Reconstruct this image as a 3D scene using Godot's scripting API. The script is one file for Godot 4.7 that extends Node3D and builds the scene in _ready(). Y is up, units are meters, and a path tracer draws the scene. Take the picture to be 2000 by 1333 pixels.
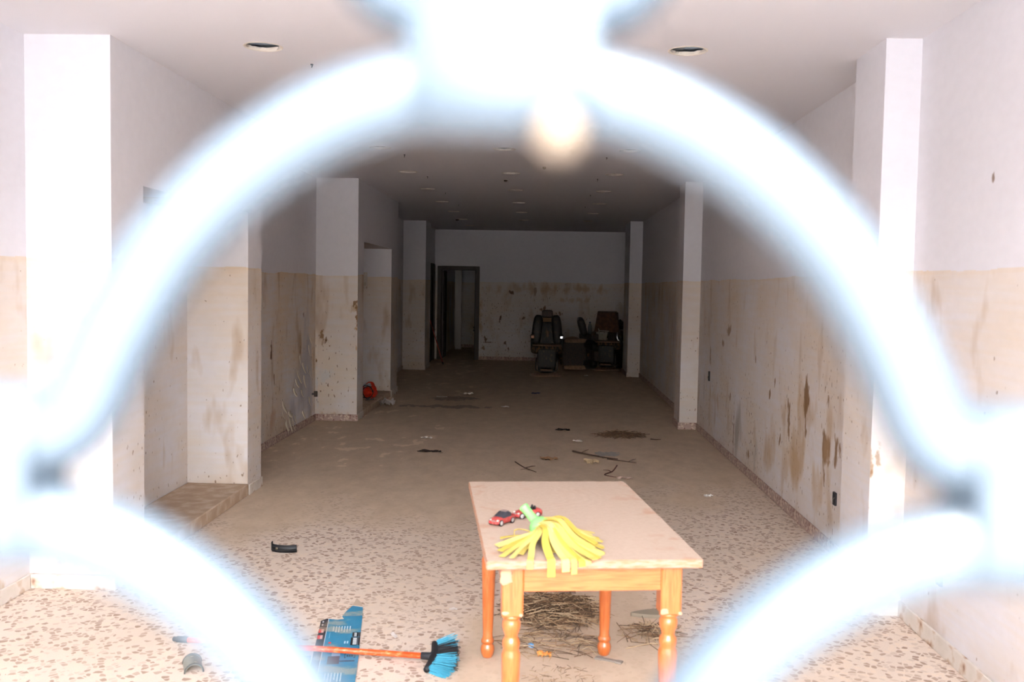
extends Node3D
# A flooded, emptied shop seen through the tubes of its rolling grille.
# x to the right, y up, the shop runs away along -z; metres.

var M := {}
var rng := RandomNumberGenerator.new()
const H := 2.9
const FLOOD := 1.748
const RX := 1.855          # right wall face

func _ready() -> void:
	rng.seed = 77
	setup_camera()
	setup_light()
	make_materials()
	build_shell()
	build_baseboards()
	build_ceiling()
	build_doors()
	build_wall_fittings()
	build_shutter()
	build_table()
	build_mop()
	build_toy_cars()
	build_broom()
	build_cardboard()
	build_debris()
	build_niche_bag()
	build_back_corner()

# ------------------------------------------------------------------ camera and light
func setup_camera() -> void:
	var cam := Camera3D.new()
	cam.name = "camera"
	add_child(cam)
	var att := CameraAttributesPhysical.new()
	att.frustum_focal_length = 17.5 / (666.5 / 1870.8)
	att.exposure_aperture = 5.8
	att.frustum_focus_distance = 9.0
	att.frustum_near = 0.02
	att.frustum_far = 200.0
	att.exposure_multiplier = 1.0
	cam.attributes = att
	cam.fov = rad_to_deg(2.0 * atan(666.5 / 1870.8))
	cam.position = Vector3(0, 1.64, 0)
	cam.basis = Basis(Vector3.UP, deg_to_rad(1.7312)) * Basis(Vector3.RIGHT, deg_to_rad(-3.2141)) * Basis(Vector3.BACK, deg_to_rad(0.989))
	cam.current = true

func setup_light() -> void:
	var sky_m := ProceduralSkyMaterial.new()
	sky_m.sky_top_color = Color(0.84, 0.87, 0.92)
	sky_m.sky_horizon_color = Color(0.96, 0.96, 0.95)
	sky_m.sky_curve = 0.2
	sky_m.ground_bottom_color = Color(0.66, 0.61, 0.55)
	sky_m.ground_horizon_color = Color(0.80, 0.78, 0.74)
	sky_m.sky_energy_multiplier = 2.2
	var sky := Sky.new()
	sky.sky_material = sky_m
	var env := Environment.new()
	env.background_mode = Environment.BG_SKY
	env.sky = sky
	env.background_energy_multiplier = 1.0
	env.tonemap_mode = Environment.TONE_MAPPER_LINEAR
	env.tonemap_exposure = 7.9
	env.sdfgi_enabled = true
	env.ssao_enabled = true
	env.ssil_enabled = true
	var we := WorldEnvironment.new()
	we.name = "world"
	we.environment = env
	add_child(we)
	var sun := DirectionalLight3D.new()
	sun.name = "sun"
	sun.light_color = Color(1.0, 0.97, 0.93)
	sun.light_energy = 0.5
	sun.light_angular_distance = 0.6
	sun.shadow_enabled = true
	add_child(sun)
	sun.look_at_from_position(Vector3(1.5, 9.0, 5.0), Vector3.ZERO)

# ------------------------------------------------------------------ small helpers
func thing(called: String, label: String, category: String, at := Vector3.ZERO, turn := 0.0, group := "") -> Node3D:
	var o := Node3D.new()
	o.name = called
	add_child(o, true)
	o.position = at
	o.rotation.y = turn
	tag(o, label, category, group)
	return o

func tag(o: Node3D, label: String, category: String, group := "", kind := "") -> void:
	if label: o.set_meta("label", label)
	if category: o.set_meta("category", category)
	if group: o.set_meta("group", group)
	if kind: o.set_meta("kind", kind)

func node(called: String, kind := "structure") -> Node3D:
	var o := Node3D.new()
	o.name = called
	o.set_meta("kind", kind)
	add_child(o, true)
	return o

func new_st(smooth := false) -> SurfaceTool:
	var s := SurfaceTool.new()
	s.begin(Mesh.PRIMITIVE_TRIANGLES)
	s.set_smooth_group(0 if smooth else -1)
	return s

func mesh_of(s: SurfaceTool, m: Material, onto: ArrayMesh = null) -> ArrayMesh:
	s.generate_normals()
	s.set_material(m)
	return s.commit(onto) if onto else s.commit()

func put(called: String, s, m: Material, parent: Node3D = null, xf := Transform3D()) -> MeshInstance3D:
	var o := MeshInstance3D.new()
	o.name = called
	o.mesh = s if s is Mesh else mesh_of(s, m)
	if s is Mesh and m:
		o.material_override = m
	o.transform = xf
	(parent if parent else self).add_child(o, true)
	return o

func tri(s: SurfaceTool, a: Vector3, b: Vector3, c: Vector3, out: Vector3) -> void:
	if (b - a).cross(c - a).dot(out) > 0.0:
		var t := b; b = c; c = t
	s.add_vertex(a); s.add_vertex(b); s.add_vertex(c)

func quad(s: SurfaceTool, a: Vector3, b: Vector3, c: Vector3, d: Vector3, out: Vector3) -> void:
	tri(s, a, b, c, out)
	tri(s, a, c, d, out)

# quad with uv corners
func quv(s: SurfaceTool, p: Array, uv: Array, out: Vector3, uv2: Array = []) -> void:
	var flip: bool = (p[1] - p[0]).cross(p[2] - p[0]).dot(out) > 0.0
	for k in ([0, 2, 1, 0, 3, 2] if flip else [0, 1, 2, 0, 2, 3]):
		s.set_uv(uv[k])
		if uv2: s.set_uv2(uv2[k])
		s.add_vertex(p[k])

func box(s: SurfaceTool, c: Vector3, size: Vector3, bev := 0.0, xf := Transform3D()) -> void:
	var h := size / 2.0
	var b: float = min(bev, min(h.x, min(h.y, h.z)) * 0.9)
	var P := func(ax: int, sx: float, sy: float, sz: float) -> Vector3:
		var v := Vector3(h.x, h.y, h.z) - Vector3(b, b, b)
		v[ax] = h[ax]
		return xf * (c + v * Vector3(sx, sy, sz))
	var o := xf.basis
	for ax in 3:
		for sg in [-1.0, 1.0]:
			var q := []
			for k in [[-1.0, -1.0], [1.0, -1.0], [1.0, 1.0], [-1.0, 1.0]]:
				var sv := Vector3.ZERO
				sv[ax] = sg
				sv[(ax + 1) % 3] = k[0]
				sv[(ax + 2) % 3] = k[1]
				q.append(P.call(ax, sv.x, sv.y, sv.z))
			var n := Vector3.ZERO
			n[ax] = sg
			quad(s, q[0], q[1], q[2], q[3], o * n)
	if b <= 0.0:
		return
	for ax in 3:
		var a1 := (ax + 1) % 3
		var a2 := (ax + 2) % 3
		for s1 in [-1.0, 1.0]:
			for s2 in [-1.0, 1.0]:
				var lo := Vector3.ZERO
				lo[ax] = -1.0; lo[a1] = s1; lo[a2] = s2
				var hi := lo
				hi[ax] = 1.0
				var n := Vector3.ZERO
				n[a1] = s1; n[a2] = s2
				quad(s, P.call(a1, lo.x, lo.y, lo.z), P.call(a1, hi.x, hi.y, hi.z), P.call(a2, hi.x, hi.y, hi.z), P.call(a2, lo.x, lo.y, lo.z), o * n)
	for sx in [-1.0, 1.0]:
		for sy in [-1.0, 1.0]:
			for sz in [-1.0, 1.0]:
				tri(s, P.call(0, sx, sy, sz), P.call(1, sx, sy, sz), P.call(2, sx, sy, sz), o * Vector3(sx, sy, sz))

# surface of revolution round y; profile of Vector2(radius, height) from bottom to top
func lathe(s: SurfaceTool, prof: Array, sides := 20, xf := Transform3D(), squash := Vector3.ONE) -> void:
	for i in prof.size() - 1:
		var a: Vector2 = prof[i]
		var b: Vector2 = prof[i + 1]
		for k in sides:
			var t0 := TAU * k / sides
			var t1 := TAU * (k + 1) / sides
			var p00 := xf * (Vector3(a.x * cos(t0), a.y, a.x * sin(t0)) * squash)
			var p01 := xf * (Vector3(a.x * cos(t1), a.y, a.x * sin(t1)) * squash)
			var p10 := xf * (Vector3(b.x * cos(t0), b.y, b.x * sin(t0)) * squash)
			var p11 := xf * (Vector3(b.x * cos(t1), b.y, b.x * sin(t1)) * squash)
			var tm := (t0 + t1) / 2
			var d := b - a
			var out := xf.basis * Vector3(cos(tm) * d.y, -d.x, sin(tm) * d.y)
			if a.x > 1e-6: tri(s, p00, p01, p11, out)
			if b.x > 1e-6: tri(s, p00, p11, p10, out)

# tube through points; r is one radius or an array
func tube(s: SurfaceTool, pts: Array, r, sides := 8, capped := true) -> void:
	var n := pts.size()
	var ref := Vector3.UP
	var rings := []
	var dirs := []
	var prev := Vector3.ZERO
	for i in n:
		var d: Vector3 = (pts[min(i + 1, n - 1)] - pts[max(i - 1, 0)]).normalized()
		if i == 0:
			ref = Vector3.UP if absf(d.y) < 0.9 else Vector3.RIGHT
			prev = d.cross(ref).normalized()
		var u := (prev - d * prev.dot(d)).normalized()
		prev = u
		var v := d.cross(u)
		var rr: float = r[i] if r is Array else r
		var ring := []
		for k in sides:
			var t := TAU * k / sides
			ring.append(pts[i] + (u * cos(t) + v * sin(t)) * rr)
		rings.append(ring)
		dirs.append(d)
	for i in n - 1:
		for k in sides:
			var k2 := (k + 1) % sides
			var out: Vector3 = rings[i][k] + rings[i][k2] - pts[i] * 2.0
			quad(s, rings[i][k], rings[i][k2], rings[i + 1][k2], rings[i + 1][k], out)
	if capped:
		for k in sides:
			tri(s, pts[0], rings[0][k], rings[0][(k + 1) % sides], -dirs[0])
			tri(s, pts[n - 1], rings[n - 1][k], rings[n - 1][(k + 1) % sides], dirs[n - 1])

# flat strip with thickness along points, side vectors given
func ribbon(s: SurfaceTool, pts: Array, sides: Array, widths: Array, th: float) -> void:
	var n := pts.size()
	var L := []
	for i in n:
		var d: Vector3 = (pts[min(i + 1, n - 1)] - pts[max(i - 1, 0)]).normalized()
		var sd: Vector3 = (sides[i] - d * sides[i].dot(d)).normalized()
		var nn := sd.cross(d).normalized()
		var w: float = widths[i] / 2.0
		L.append([pts[i] - sd * w + nn * th / 2, pts[i] + sd * w + nn * th / 2, pts[i] + sd * w - nn * th / 2, pts[i] - sd * w - nn * th / 2, nn, sd])
	for i in n - 1:
		var a: Array = L[i]
		var b: Array = L[i + 1]
		quad(s, a[0], a[1], b[1], b[0], a[4])
		quad(s, a[3], a[2], b[2], b[3], -a[4])
		quad(s, a[1], a[2], b[2], b[1], a[5])
		quad(s, a[0], a[3], b[3], b[0], -a[5])
	var dd: Vector3 = pts[n - 1] - pts[n - 2]
	quad(s, L[n - 1][0], L[n - 1][1], L[n - 1][2], L[n - 1][3], dd)
	quad(s, L[0][0], L[0][1], L[0][2], L[0][3], pts[0] - pts[1])

# slab: a polygon in the xz plane (Vector2 x,z) lifted by function/height, with thickness; uv by bounding box
func slab(s: SurfaceTool, poly: PackedVector2Array, y0: float, th: float, xf := Transform3D(), uvr := Rect2()) -> void:
	var idx := Geometry2D.triangulate_polygon(poly)
	var P := func(p: Vector2, y: float): return xf * Vector3(p.x, y, p.y)
	var U := func(p: Vector2): return (p - uvr.position) / uvr.size if uvr.size.x > 0 else p
	for k in range(0, idx.size(), 3):
		var q := [poly[idx[k]], poly[idx[k + 1]], poly[idx[k + 2]]]
		for top in [true, false]:
			var y := y0 + th if top else y0
			var t := [P.call(q[0], y), P.call(q[1], y), P.call(q[2], y)]
			var out: Vector3 = xf.basis * (Vector3.UP if top else Vector3.DOWN)
			var flip: bool = (t[1] - t[0]).cross(t[2] - t[0]).dot(out) > 0
			for j in ([0, 2, 1] if flip else [0, 1, 2]):
				s.set_uv(U.call(q[j]))
				s.add_vertex(t[j])
	var n := poly.size()
	var mid := Vector2.ZERO
	for p in poly: mid += p / n
	for k in n:
		var a := poly[k]
		var b := poly[(k + 1) % n]
		var e := b - a
		var o2 := Vector2(e.y, -e.x)
		if Geometry2D.is_point_in_polygon((a + b) / 2 + o2.normalized() * 1e-4, poly): o2 = -o2
		s.set_uv(U.call((a + b) / 2))
		quad(s, P.call(a, y0), P.call(b, y0), P.call(b, y0 + th), P.call(a, y0 + th), xf.basis * Vector3(o2.x, 0, o2.y))

# rounded lump: sphere displaced by noise
func lump(s: SurfaceTool, c: Vector3, r: Vector3, seed_: int, rough := 0.25, rings := 8, segs := 12, basis_ := Basis()) -> void:
	var fn := FastNoiseLite.new()
	fn.seed = seed_
	fn.frequency = 0.8
	var P := func(i: int, k: int) -> Vector3:
		var ph := PI * i / rings - PI / 2
		var t := TAU * (k % segs) / segs
		var d := Vector3(cos(ph) * cos(t), sin(ph), cos(ph) * sin(t))
		return c + basis_ * (d * r * (1.0 + rough * 2.0 * fn.get_noise_3dv(d * 1.3)))
	for i in rings:
		for k in segs:
			var a: Vector3 = P.call(i, k)
			var b: Vector3 = P.call(i, k + 1)
			var cc: Vector3 = P.call(i + 1, k + 1)
			var d: Vector3 = P.call(i + 1, k)
			var out := (a + cc) / 2 - c
			if i > 0: tri(s, a, b, cc, out)
			if i < rings - 1: tri(s, a, cc, d, out)

func bez(a: Vector3, b: Vector3, c: Vector3, n: int) -> Array:
	var r := []
	for i in n + 1:
		var t := float(i) / n
		r.append(a.lerp(b, t).lerp(b.lerp(c, t), t))
	return r

func smooth_pts(ctrl: Array, per := 6) -> Array:
	var r := []
	for i in ctrl.size() - 1:
		var p0: Vector3 = ctrl[max(i - 1, 0)]
		var p1: Vector3 = ctrl[i]
		var p2: Vector3 = ctrl[i + 1]
		var p3: Vector3 = ctrl[min(i + 2, ctrl.size() - 1)]
		for k in per:
			r.append(p1.cubic_interpolate(p2, p0, p3, float(k) / per))
	r.append(ctrl[-1])
	return r

# ------------------------------------------------------------------ textures and materials
func noise_bytes(w: int, h: int, freq: float, seed_: int, oct := 4, squeeze_x := 1, squeeze_y := 1, kind := FastNoiseLite.TYPE_SIMPLEX_SMOOTH) -> PackedByteArray:
	var n := FastNoiseLite.new()
	n.noise_type = kind
	n.frequency = freq
	n.seed = seed_
	n.fractal_octaves = oct
	if oct == 1: n.fractal_type = FastNoiseLite.FRACTAL_NONE
	var im := n.get_image(max(4, w / squeeze_x), max(4, h / squeeze_y), false, false, true)
	if squeeze_x > 1 or squeeze_y > 1:
		im.resize(w, h, Image.INTERPOLATE_BILINEAR)
	im.convert(Image.FORMAT_L8)
	return im.get_data()

func tex(im: Image) -> ImageTexture:
	return ImageTexture.create_from_image(im)

func img(w: int, h: int, data: PackedByteArray, alpha := false) -> Image:
	return Image.create_from_data(w, h, false, Image.FORMAT_RGBA8 if alpha else Image.FORMAT_RGB8, data)

func mat(c: Color, rough := 0.8, metal := 0.0) -> StandardMaterial3D:
	var m := StandardMaterial3D.new()
	m.albedo_color = c
	m.roughness = rough
	m.metallic = metal
	return m

func noise_tex(freq: float, seed_: int, ramp: Array, oct := 4, size := 256, kind := FastNoiseLite.TYPE_SIMPLEX_SMOOTH) -> ImageTexture:
	var n := FastNoiseLite.new()
	n.noise_type = kind
	n.frequency = freq
	n.seed = seed_
	n.fractal_octaves = oct
	var im := n.get_seamless_image(size, size, false, false, 0.2)
	im.convert(Image.FORMAT_L8)
	var src := im.get_data()
	var g := Gradient.new()
	g.offsets = PackedFloat32Array(ramp[0])
	g.colors = PackedColorArray(ramp[1])
	var lut := []
	for i in 256:
		var c := g.sample(i / 255.0)
		lut.append([int(c.r * 255), int(c.g * 255), int(c.b * 255)])
	var d := PackedByteArray()
	d.resize(size * size * 3)
	for i in src.size():
		var c: Array = lut[src[i]]
		d[i * 3] = c[0]; d[i * 3 + 1] = c[1]; d[i * 3 + 2] = c[2]
	return tex(img(size, size, d))

func bump_tex(freq: float, seed_: int, size := 256, strength := 2.0, oct := 4) -> ImageTexture:
	var n := FastNoiseLite.new()
	n.frequency = freq
	n.seed = seed_
	n.fractal_octaves = oct
	var im := n.get_seamless_image(size, size, false, false, 0.2)
	im.convert(Image.FORMAT_RGBA8)
	im.bump_map_to_normal_map(strength)
	return tex(im)

# flood-marked plaster, w_m by H metres. dirt 0..1; stains: [u metres, height, half width, half height, colour, strength]
func wall_tex(w: int, h: int, w_m: float, seed_: int, dirt: float, specks: float, stains: Array, tops := Color(0.88, 0.868, 0.882)) -> ImageTexture:
	var k := w / w_m / 100.0              # pixels per centimetre
	var blot := noise_bytes(w, h, 0.009 / k, seed_, 4)
	var fine := noise_bytes(w, h, 0.10 / k, seed_ + 1, 3)
	var streak := noise_bytes(w, h, 0.16 / k, seed_ + 2, 3, 10, 1)
	var wash := noise_bytes(w, h, 0.028 / k, seed_ + 3, 4, 1, 3)
	var spk := noise_bytes(w, h, 0.26 / k, seed_ + 4, 2, 1, 2)
	var d := PackedByteArray()
	d.resize(w * h * 3)
	var wr := tops.r; var wg := tops.g; var wb := tops.b
	var i := 0
	for y in h:
		var hh := H * (1.0 - (y + 0.5) / h)
		for x in w:
			var b := blot[i] / 255.0
			var f := fine[i] / 255.0
			var s := streak[i] / 255.0
			var line := FLOOD + (b - 0.5) * 0.03
			var r := wr; var g := wg; var bl := wb
			var t := line - hh
			if t > -0.004:
				var e := exp(-maxf(t, 0.0) * 2.2)
				var a := clampf(dirt * (0.34 + 0.30 * e + 0.75 * (b - 0.45) + 0.34 * (s - 0.5)), 0.04, 1.0)
				if t < 0.014: a = minf(1.0, a + 0.16 * dirt)
				r = lerpf(wr, 0.865, a); g = lerpf(wg, 0.78, a); bl = lerpf(wb, 0.675, a)
				var ws := wash[i] / 255.0
				if ws > 0.66:
					var q := minf(1.0, (ws - 0.66) * 3.0) * dirt * 0.55
					r = lerpf(r, 0.66, q); g = lerpf(g, 0.53, q); bl = lerpf(bl, 0.40, q)
				var lo := clampf((0.35 - hh) / 0.35, 0.0, 1.0) * 0.25 * dirt * b
				r = lerpf(r, 0.6, lo); g = lerpf(g, 0.5, lo); bl = lerpf(bl, 0.42, lo)
				var lim := 0.90 - specks * 0.16 * clampf(1.3 - hh * 0.55, 0.15, 1.0)
				var sp := spk[i] / 255.0 + (b - 0.5) * 0.14
				if sp > lim:
					var q2 := minf(1.0, (sp - lim) * 18.0) * 0.62
					r = lerpf(r, 0.42, q2); g = lerpf(g, 0.31, q2); bl = lerpf(bl, 0.22, q2)
			var sh := 1.0 + (f - 0.5) * 0.02
			var j := i * 3
			d[j] = int(clampf(r * sh, 0, 1) * 255); d[j + 1] = int(clampf(g * sh, 0, 1) * 255); d[j + 2] = int(clampf(bl * sh, 0, 1) * 255)
			i += 1
	var n := FastNoiseLite.new()
	n.seed = seed_ + 9
	n.fractal_octaves = 4
	for st in stains:
		var u: float = st[0]; var v: float = st[1]; var rw: float = st[2]; var rh: float = st[3]
		var c: Color = st[4]
		var px := w / w_m
		var py := h / H
		n.frequency = 0.55 / maxf(0.02, minf(rw, rh))
		for yy in range(maxi(0, int((H - v - rh * 1.5) * py)), mini(h, int((H - v + rh * 1.5) * py) + 1)):
			for xx in range(maxi(0, int((u - rw * 1.5) * px)), mini(w, int((u + rw * 1.5) * px) + 1)):
				var X := xx / px
				var Y := H - yy / py
				var q := Vector2((X - u) / rw, (Y - v) / rh).length()
				var al: float = clampf((1.0 - q + n.get_noise_2d(X, Y * 0.45) * 1.3) * (1.0 if c.r > 0.6 else 2.2), 0.0, 1.0) * st[5]
				if al > 0.0:
					var j := (yy * w + xx) * 3
					d[j] = int(lerpf(d[j], c.r * 255, al)); d[j + 1] = int(lerpf(d[j + 1], c.g * 255, al)); d[j + 2] = int(lerpf(d[j + 2], c.b * 255, al))
	return tex(img(w, h, d))

func wall_mat(t: Texture2D) -> StandardMaterial3D:
	var m := mat(Color.WHITE, 0.85)
	m.albedo_texture = t
	m.metallic_specular = 0.3
	m.texture_repeat = true
	m.normal_enabled = true
	m.normal_texture = M.plaster_bump
	m.normal_scale = 0.08
	return m

func tri_mat(t: Texture2D, scale_: Vector3, rough := 0.8, c := Color.WHITE) -> StandardMaterial3D:
	var m := mat(c, rough)
	m.albedo_texture = t
	m.uv1_triplanar = true
	m.uv1_scale = scale_
	return m

func make_materials() -> void:
	M.plaster_bump = bump_tex(0.02, 5, 512, 3.0, 5)
	var br := Color(0.50, 0.37, 0.25)
	var dk := Color(0.36, 0.25, 0.17)
	var oc := Color(0.72, 0.58, 0.42)
	var gy := Color(0.66, 0.63, 0.60)
	M.wall = wall_mat(wall_tex(1536, 768, 6.0, 11, 0.85, 0.55, []))
	# right wall between the first two pillars: u runs from z=-5.3 (0) to -11.3 (6)
	M.wall_right = wall_mat(wall_tex(2048, 1024, 6.0, 21, 0.75, 0.6, [
		[1.40, 0.845, 0.22, 0.20, oc, 0.75], [1.39, 0.86, 0.07, 0.16, br, 0.85], [0.92, 0.68, 0.07, 0.20, br, 0.8], [0.92, 0.66, 0.15, 0.24, oc, 0.5], [0.68, 0.69, 0.06, 0.10, br, 0.8],
		[1.86, 0.70, 0.05, 0.14, br, 0.75], [2.05, 0.76, 0.10, 0.10, oc, 0.6], [1.6, 0.40, 0.35, 0.22, oc, 0.7], [2.4, 0.30, 0.20, 0.25, oc, 0.6], [1.0, 0.30, 0.20, 0.15, oc, 0.4],
		[3.72, 0.30, 0.22, 0.24, gy, 0.8], [2.90, 0.27, 0.16, 0.20, gy, 0.8], [3.2, 0.18, 0.05, 0.06, br, 0.7], [3.85, 0.25, 0.02, 0.30, dk, 0.5], [2.1, 0.50, 0.03, 0.05, br, 0.8],
		[4.2, 1.25, 0.10, 0.05, br, 0.55], [4.5, 1.12, 0.05, 0.04, br, 0.6], [3.0, 1.05, 0.03, 0.03, br, 0.7], [5.2, 0.9, 0.04, 0.12, br, 0.5], [4.9, 0.5, 0.3, 0.1, oc, 0.4],
		[0.45, 0.30, 0.05, 0.06, br, 0.5], [2.45, 0.82, 0.03, 0.05, br, 0.8], [2.3, 0.93, 0.02, 0.04, br, 0.7], [4.05, 0.62, 0.04, 0.04, br, 0.6], [5.55, 0.55, 0.03, 0.2, gy, 0.6]]))
	# wall of the recess between the left piers, u from z=-7.6 (0) to -11.4 (3.8)
	var lg := Color(0.72, 0.71, 0.735)
	M.wall_recess = wall_mat(wall_tex(1024, 768, 3.8, 31, 1.25, 0.4, [
		[3.25, 0.62, 0.34, 0.42, lg, 0.85], [3.42, 0.25, 0.26, 0.26, lg, 0.8], [3.40, 0.95, 0.16, 0.30, lg, 0.8], [2.75, 0.22, 0.15, 0.20, lg, 0.7], [1.9, 0.96, 0.035, 0.09, dk, 0.75],
		[2.0, 0.66, 0.03, 0.05, br, 0.6], [1.95, 0.25, 0.12, 0.12, Color(0.74, 0.55, 0.42), 0.5], [0.9, 0.18, 0.3, 0.15, oc, 0.5], [3.2, 1.3, 0.03, 0.03, dk, 0.5], [3.05, 0.88, 0.03, 0.05, br, 0.7]]))
	# front of the second pier, u from its left edge
	M.wall_pier = wall_mat(wall_tex(256, 1024, 0.55, 41, 0.85, 0.35, [
		[0.47, 1.36, 0.055, 0.07, oc, 0.8], [0.465, 1.41, 0.02, 0.05, br, 0.8], [0.50, 1.28, 0.022, 0.16, br, 0.85], [0.49, 1.12, 0.02, 0.05, oc, 0.9], [0.09, 1.0, 0.035, 0.07, br, 0.8], [0.13, 0.97, 0.02, 0.03, dk, 0.8],
		[0.17, 0.90, 0.012, 0.015, br, 0.9], [0.015, 0.72, 0.02, 0.02, br, 0.9], [0.12, 0.55, 0.12, 0.08, Color(0.82, 0.82, 0.82), 0.7], [0.3, 0.06, 0.3, 0.04, oc, 0.5], [0.46, 0.51, 0.014, 0.02, br, 0.9], [0.49, 0.87, 0.014, 0.03, oc, 0.9], [0.02, 0.4, 0.03, 0.3, Color(0.80, 0.80, 0.81), 0.6]]))
	# far wall, u from x=-2.4
	M.wall_far = wall_mat(wall_tex(1024, 640, 4.6, 51, 0.62, 0.85, [
		[3.2, 1.62, 0.9, 0.10, oc, 0.55], [1.9, 1.60, 0.7, 0.14, oc, 0.5], [3.1, 1.38, 0.4, 0.06, oc, 0.4], [1.72, 1.52, 0.05, 0.05, dk, 0.7], [2.25, 1.6, 0.05, 0.12, br, 0.45], [1.48, 0.93, 0.035, 0.06, dk, 0.8], [1.15, 0.48, 0.04, 0.06, dk, 0.7], [1.22, 0.40, 0.13, 0.012, dk, 0.7],
		[1.10, 0.27, 0.05, 0.04, br, 0.7], [1.6, 0.38, 0.03, 0.05, dk, 0.7], [1.68, 0.26, 0.03, 0.03, dk, 0.6], [2.45, 1.18, 0.06, 0.05, br, 0.7], [2.8, 1.08, 0.06, 0.04, br, 0.6], [2.0, 0.96, 0.03, 0.04, dk, 0.6], [1.02, 1.0, 0.06, 0.7, oc, 0.5], [2.55, 1.0, 0.04, 0.04, br, 0.6]]))
	# front faces near the street: cleaner
	M.wall_front = wall_mat(wall_tex(1024, 768, 6.0, 61, 0.72, 0.25, [
		[2.50, 0.14, 0.05, 0.04, oc, 0.7], [2.62, 0.17, 0.04, 0.035, oc, 0.6], [2.72, 0.10, 0.08, 0.03, oc, 0.5],
		[4.35, 2.13, 0.012, 0.03, dk, 0.6], [1.76, 0.80, 0.015, 0.05, br, 0.55], [1.795, 0.83, 0.015, 0.06, br, 0.5], [1.75, 0.72, 0.02, 0.02, br, 0.6]], Color(0.872, 0.862, 0.882)))
	M.white = mat(Color(0.88, 0.868, 0.882), 0.9)
	var cm := mat(Color(0.87, 0.855, 0.868), 0.92)
	cm.normal_enabled = true
	cm.normal_texture = M.plaster_bump
	cm.normal_scale = 0.1
	cm.uv1_triplanar = true
	cm.uv1_scale = Vector3(0.4, 0.4, 0.4)
	M.ceiling = cm
	M.plaster_rim = mat(Color(0.86, 0.82, 0.77), 0.95)
	M.void = mat(Color(0.30, 0.30, 0.32), 0.9)
	M.lath = mat(Color(0.82, 0.83, 0.84), 0.5)
	make_floor_material()
	M.skirting = tri_mat(terrazzo(256, 71, 0.06, Color(0.70, 0.60, 0.55), Color(0.50, 0.33, 0.30)), Vector3(2.5, 2.5, 2.5), 0.6)
	M.skirting_pale = tri_mat(noise_tex(0.02, 72, [[0.0, 0.5, 0.72, 0.85], [Color(0.80, 0.76, 0.71), Color(0.84, 0.80, 0.76), Color(0.74, 0.64, 0.55), Color(0.56, 0.42, 0.34)]]), Vector3(1.2, 1.2, 1.2), 0.7)
	M.frame = tri_mat(noise_tex(0.03, 73, [[0.0, 1.0], [Color(0.13, 0.075, 0.05), Color(0.24, 0.14, 0.10)]]), Vector3(8, 0.6, 8), 0.5)
	M.mud = tri_mat(noise_tex(0.02, 74, [[0.2, 0.8], [Color(0.52, 0.42, 0.33), Color(0.64, 0.53, 0.43)]]), Vector3(3, 3, 3), 0.95)
	M.dark = mat(Color(0.06, 0.06, 0.065), 0.55)
	M.chrome = mat(Color(0.85, 0.86, 0.88), 0.18, 1.0)
	# rolling grille: lacquered tube
	M.tube = mat(Color(0.24, 0.277, 0.307), 0.38)
	M.tube.metallic_specular = 0.55
	# pine
	var pine := [[0.0, 0.35, 0.6, 0.85, 1.0], [Color(0.72, 0.35, 0.14), Color(0.76, 0.40, 0.18), Color(0.79, 0.45, 0.23), Color(0.74, 0.37, 0.15), Color(0.66, 0.30, 0.10)]]
	var pt := noise_tex(0.03, 81, pine, 3)
	M.pine_y = tri_mat(pt, Vector3(9, 0.7, 9), 0.3)
	M.pine_x = tri_mat(pt, Vector3(0.7, 9, 9), 0.3)
	M.pine_z = tri_mat(pt, Vector3(9, 9, 0.7), 0.3)
	for k in ["pine_y", "pine_x", "pine_z"]:
		M[k].clearcoat_enabled = true
		M[k].clearcoat = 0.5
		M[k].clearcoat_roughness = 0.15
	M.pine_edge = tri_mat(noise_tex(0.03, 82, [[0.0, 0.4, 0.62, 1.0], [Color(0.66, 0.42, 0.29), Color(0.68, 0.49, 0.37), Color(0.67, 0.53, 0.45), Color(0.69, 0.57, 0.50)]], 4), Vector3(2.2, 9, 2.2), 0.6)
	M.table_dust = mat(Color.WHITE, 0.85)
	M.table_dust.albedo_texture = dust_tex()
	M.dust_spot = mat(Color(0.74, 0.58, 0.46), 0.95)

func terrazzo(size: int, seed_: int, freq: float, base: Color, chip: Color) -> ImageTexture:
	var ce := FastNoiseLite.new()
	ce.noise_type = FastNoiseLite.TYPE_CELLULAR
	ce.seed = seed_
	ce.frequency = freq
	ce.fractal_type = FastNoiseLite.FRACTAL_NONE
	ce.cellular_jitter = 1.0
	ce.domain_warp_enabled = true
	ce.domain_warp_amplitude = 6.0
	ce.domain_warp_frequency = freq
	ce.cellular_return_type = FastNoiseLite.RETURN_CELL_VALUE
	var a := ce.get_seamless_image(size, size, false, false, 0.08)
	ce.cellular_return_type = FastNoiseLite.RETURN_DISTANCE2_SUB
	var b := ce.get_seamless_image(size, size, false, false, 0.08)
	a.convert(Image.FORMAT_L8)
	b.convert(Image.FORMAT_L8)
	var da := a.get_data()
	var db := b.get_data()
	var fine := noise_bytes(size, size, 0.2, seed_ + 3, 3)
	var d := PackedByteArray()
	d.resize(size * size * 3)
	for i in da.size():
		var c := base
		var v := da[i] / 255.0
		if db[i] > 46:
			if v > 0.60: c = chip.lerp(base, (1.0 - v) * 1.3)
			elif v < 0.22: c = base.lerp(Color(0.88, 0.80, 0.72), 0.7)
			elif v < 0.34: c = base.lerp(chip, 0.22)
		var s := 0.94 + fine[i] / 255.0 * 0.12
		d[i * 3] = int(clampf(c.r * s, 0, 1) * 255); d[i * 3 + 1] = int(clampf(c.g * s, 0, 1) * 255); d[i * 3 + 2] = int(clampf(c.b * s, 0, 1) * 255)
	return tex(img(size, size, d))

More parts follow.
